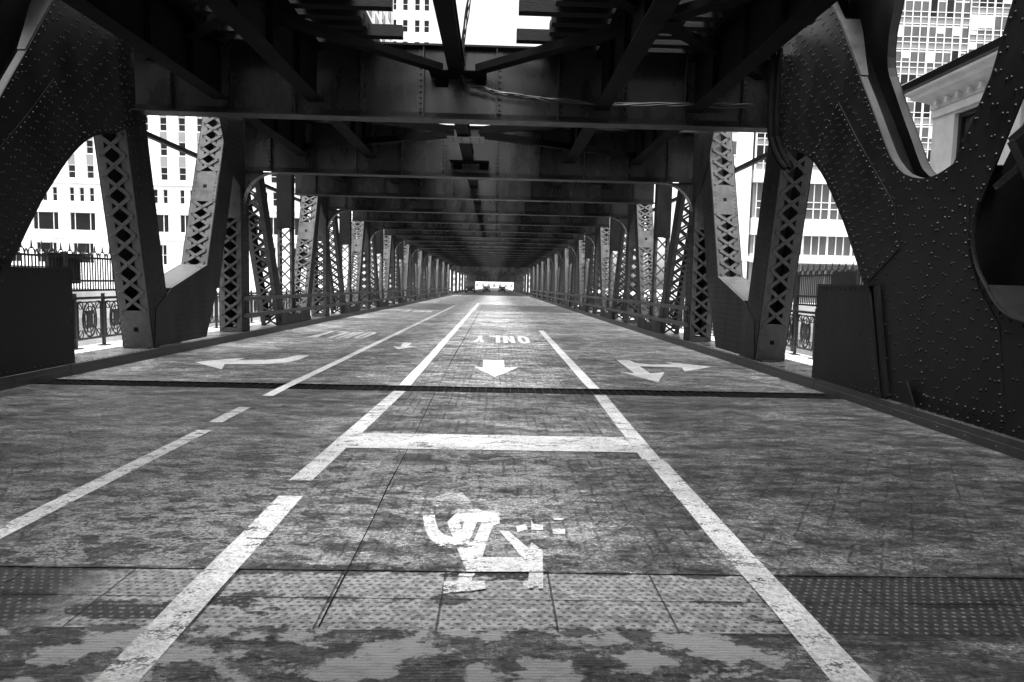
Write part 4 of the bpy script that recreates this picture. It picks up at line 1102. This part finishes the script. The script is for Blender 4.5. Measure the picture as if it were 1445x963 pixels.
def vehicle(x, y, L, W_, H, label, cat, name, van, rz=0.0, group=None):
    z = zr(y); t = thing(name, (x, y, z), label, cat, group); m = MB()
    if van: prof = [(-L / 2, .35), (L / 2, .35), (L / 2, H), (-L / 2 + .9, H), (-L / 2 + .35, H * .55), (-L / 2, H * .48)]
    else: prof = [(-L / 2, .3), (L / 2, .3), (L / 2, .85), (L / 2 - .5, .95), (L / 2 - 1.1, H), (-L / 2 + 1.9, H), (-L / 2 + 1.2, .95), (-L / 2 + .05, .8)]
    m.prism(prof, lambda a, b: (x - W_ / 2, y + a, z + b), lambda a, b: (x + W_ / 2, y + a, z + b)); m.build('body', M['car'], t)
    m = MB()
    a, b = ((prof[4], prof[3]) if van else (prof[6], prof[5]))
    m.add([(x - W_ / 2 + .15, y + a[0] + (b[0] - a[0]) * .1 - .012, z + a[1] + (b[1] - a[1]) * .1), (x + W_ / 2 - .15, y + a[0] + (b[0] - a[0]) * .1 - .012, z + a[1] + (b[1] - a[1]) * .1),
           (x + W_ / 2 - .2, y + a[0] + (b[0] - a[0]) * .9 - .012, z + a[1] + (b[1] - a[1]) * .9), (x - W_ / 2 + .2, y + a[0] + (b[0] - a[0]) * .9 - .012, z + a[1] + (b[1] - a[1]) * .9)], [(0, 1, 2, 3)])
    m.build('windscreen', M['skyglass'], t, recalc=False)
    for q in (-1, 1):
        m = MB(); m.box(x + q * W_ * .36 - .14, x + q * W_ * .36 + .14, y - L / 2 - .015, y - L / 2 + .03, z + .62, z + .8); m.build('headlight', M['carlamp'], t)
        for w in (-.31, .31):
            m = MB(); m.tube([(x + q * (W_ / 2 - .2), y + w * L, z + .33), (x + q * (W_ / 2 + .01), y + w * L, z + .33)], .33, 14); m.build('wheel', M['tyre'], t)
    return t
vehicle(-5.5, 148, 5.6, 2.0, 2.5, 'dark van standing at the far left of the street under the railway', 'van', 'parked_van', True)
vehicle(-2.4, 176, 4.5, 1.8, 1.45, 'dark car far down the street, left of the lane middle', 'car', 'parked_car', False, group='cars far down the street')
vehicle(1.6, 182, 4.5, 1.8, 1.45, 'dark car far down the street, right of the lane middle', 'car', 'parked_car', False, group='cars far down the street')
B = thing('end_building', (5, 480, -5), 'pale building closing the street at the far end of the tunnel of girders', 'building')
m = MB(); m.box(-40, 40, 480, 500, -6, 30); m.build('wall', M['terracotta'], B)
for i in range(16):
    for j in range(4):
        m = MB(); m.box(-30 + i * 4, -28.3 + i * 4, 479.9, 479.99, -2.4 + j * 4, -.4 + j * 4); m.build('window', M['spandrel'], B)

# ------------------------------------------------------------------ light, sky, camera
W = bpy.data.worlds.new('World'); SC.world = W; W.use_nodes = True
n, l = W.node_tree.nodes, W.node_tree.links
sky = n.new('ShaderNodeTexSky'); sky.sky_type = 'NISHITA'; sky.sun_disc = False
EL, AZ = math.radians(76), math.radians(200)      # azimuth measured from +y clockwise
sky.sun_elevation = EL; sky.sun_rotation = AZ; sky.air_density = 1.0; sky.dust_density = 4.0; sky.ozone_density = 1
bw = n.new('ShaderNodeRGBToBW'); l.new(sky.outputs[0], bw.inputs[0]); l.new(bw.outputs[0], n['Background'].inputs['Color'])
n['Background'].inputs['Strength'].default_value = 0.15
sd = bpy.data.lights.new('sun', 'SUN'); sd.energy = 2.5; sd.angle = math.radians(24); sd.color = (1, 1, 1)
so = bpy.data.objects.new('sun', sd); COL.objects.link(so); so.location = (0, -20, 60)
dirv = Vector((math.sin(AZ) * math.cos(EL), math.cos(AZ) * math.cos(EL), math.sin(EL)))
so.rotation_euler = dirv.to_track_quat('Z', 'Y').to_euler()

cam = bpy.data.cameras.new('camera'); co = bpy.data.objects.new('camera', cam); COL.objects.link(co); SC.camera = co
cam.sensor_width = 36; cam.lens = 36 * 963 / 1445.; cam.clip_start = .05; cam.clip_end = 6000
# rows of the world axes in camera space (x right, y up, z forward) -> camera matrix
right = Vector((RX.x, RY.x, RZ.x)); up = Vector((RX.y, RY.y, RZ.y)); fwd = Vector((RX.z, RY.z, RZ.z))
co.matrix_world = Matrix(((right.x, up.x, -fwd.x, 0), (right.y, up.y, -fwd.y, 0), (right.z, up.z, -fwd.z, 1.65), (0, 0, 0, 1)))
vs_ = SC.view_settings; vs_.view_transform = 'Standard'; vs_.look = 'None'; vs_.gamma = 1; vs_.use_curve_mapping = False
vs_.exposure = 1.95
SC.cycles.use_denoising = True; SC.cycles.denoising_prefilter = 'ACCURATE'
SC.cycles.max_bounces = 8; SC.cycles.diffuse_bounces = 5; SC.cycles.glossy_bounces = 4; SC.cycles.transparent_max_bounces = 8
SC.cycles.sample_clamp_indirect = 10
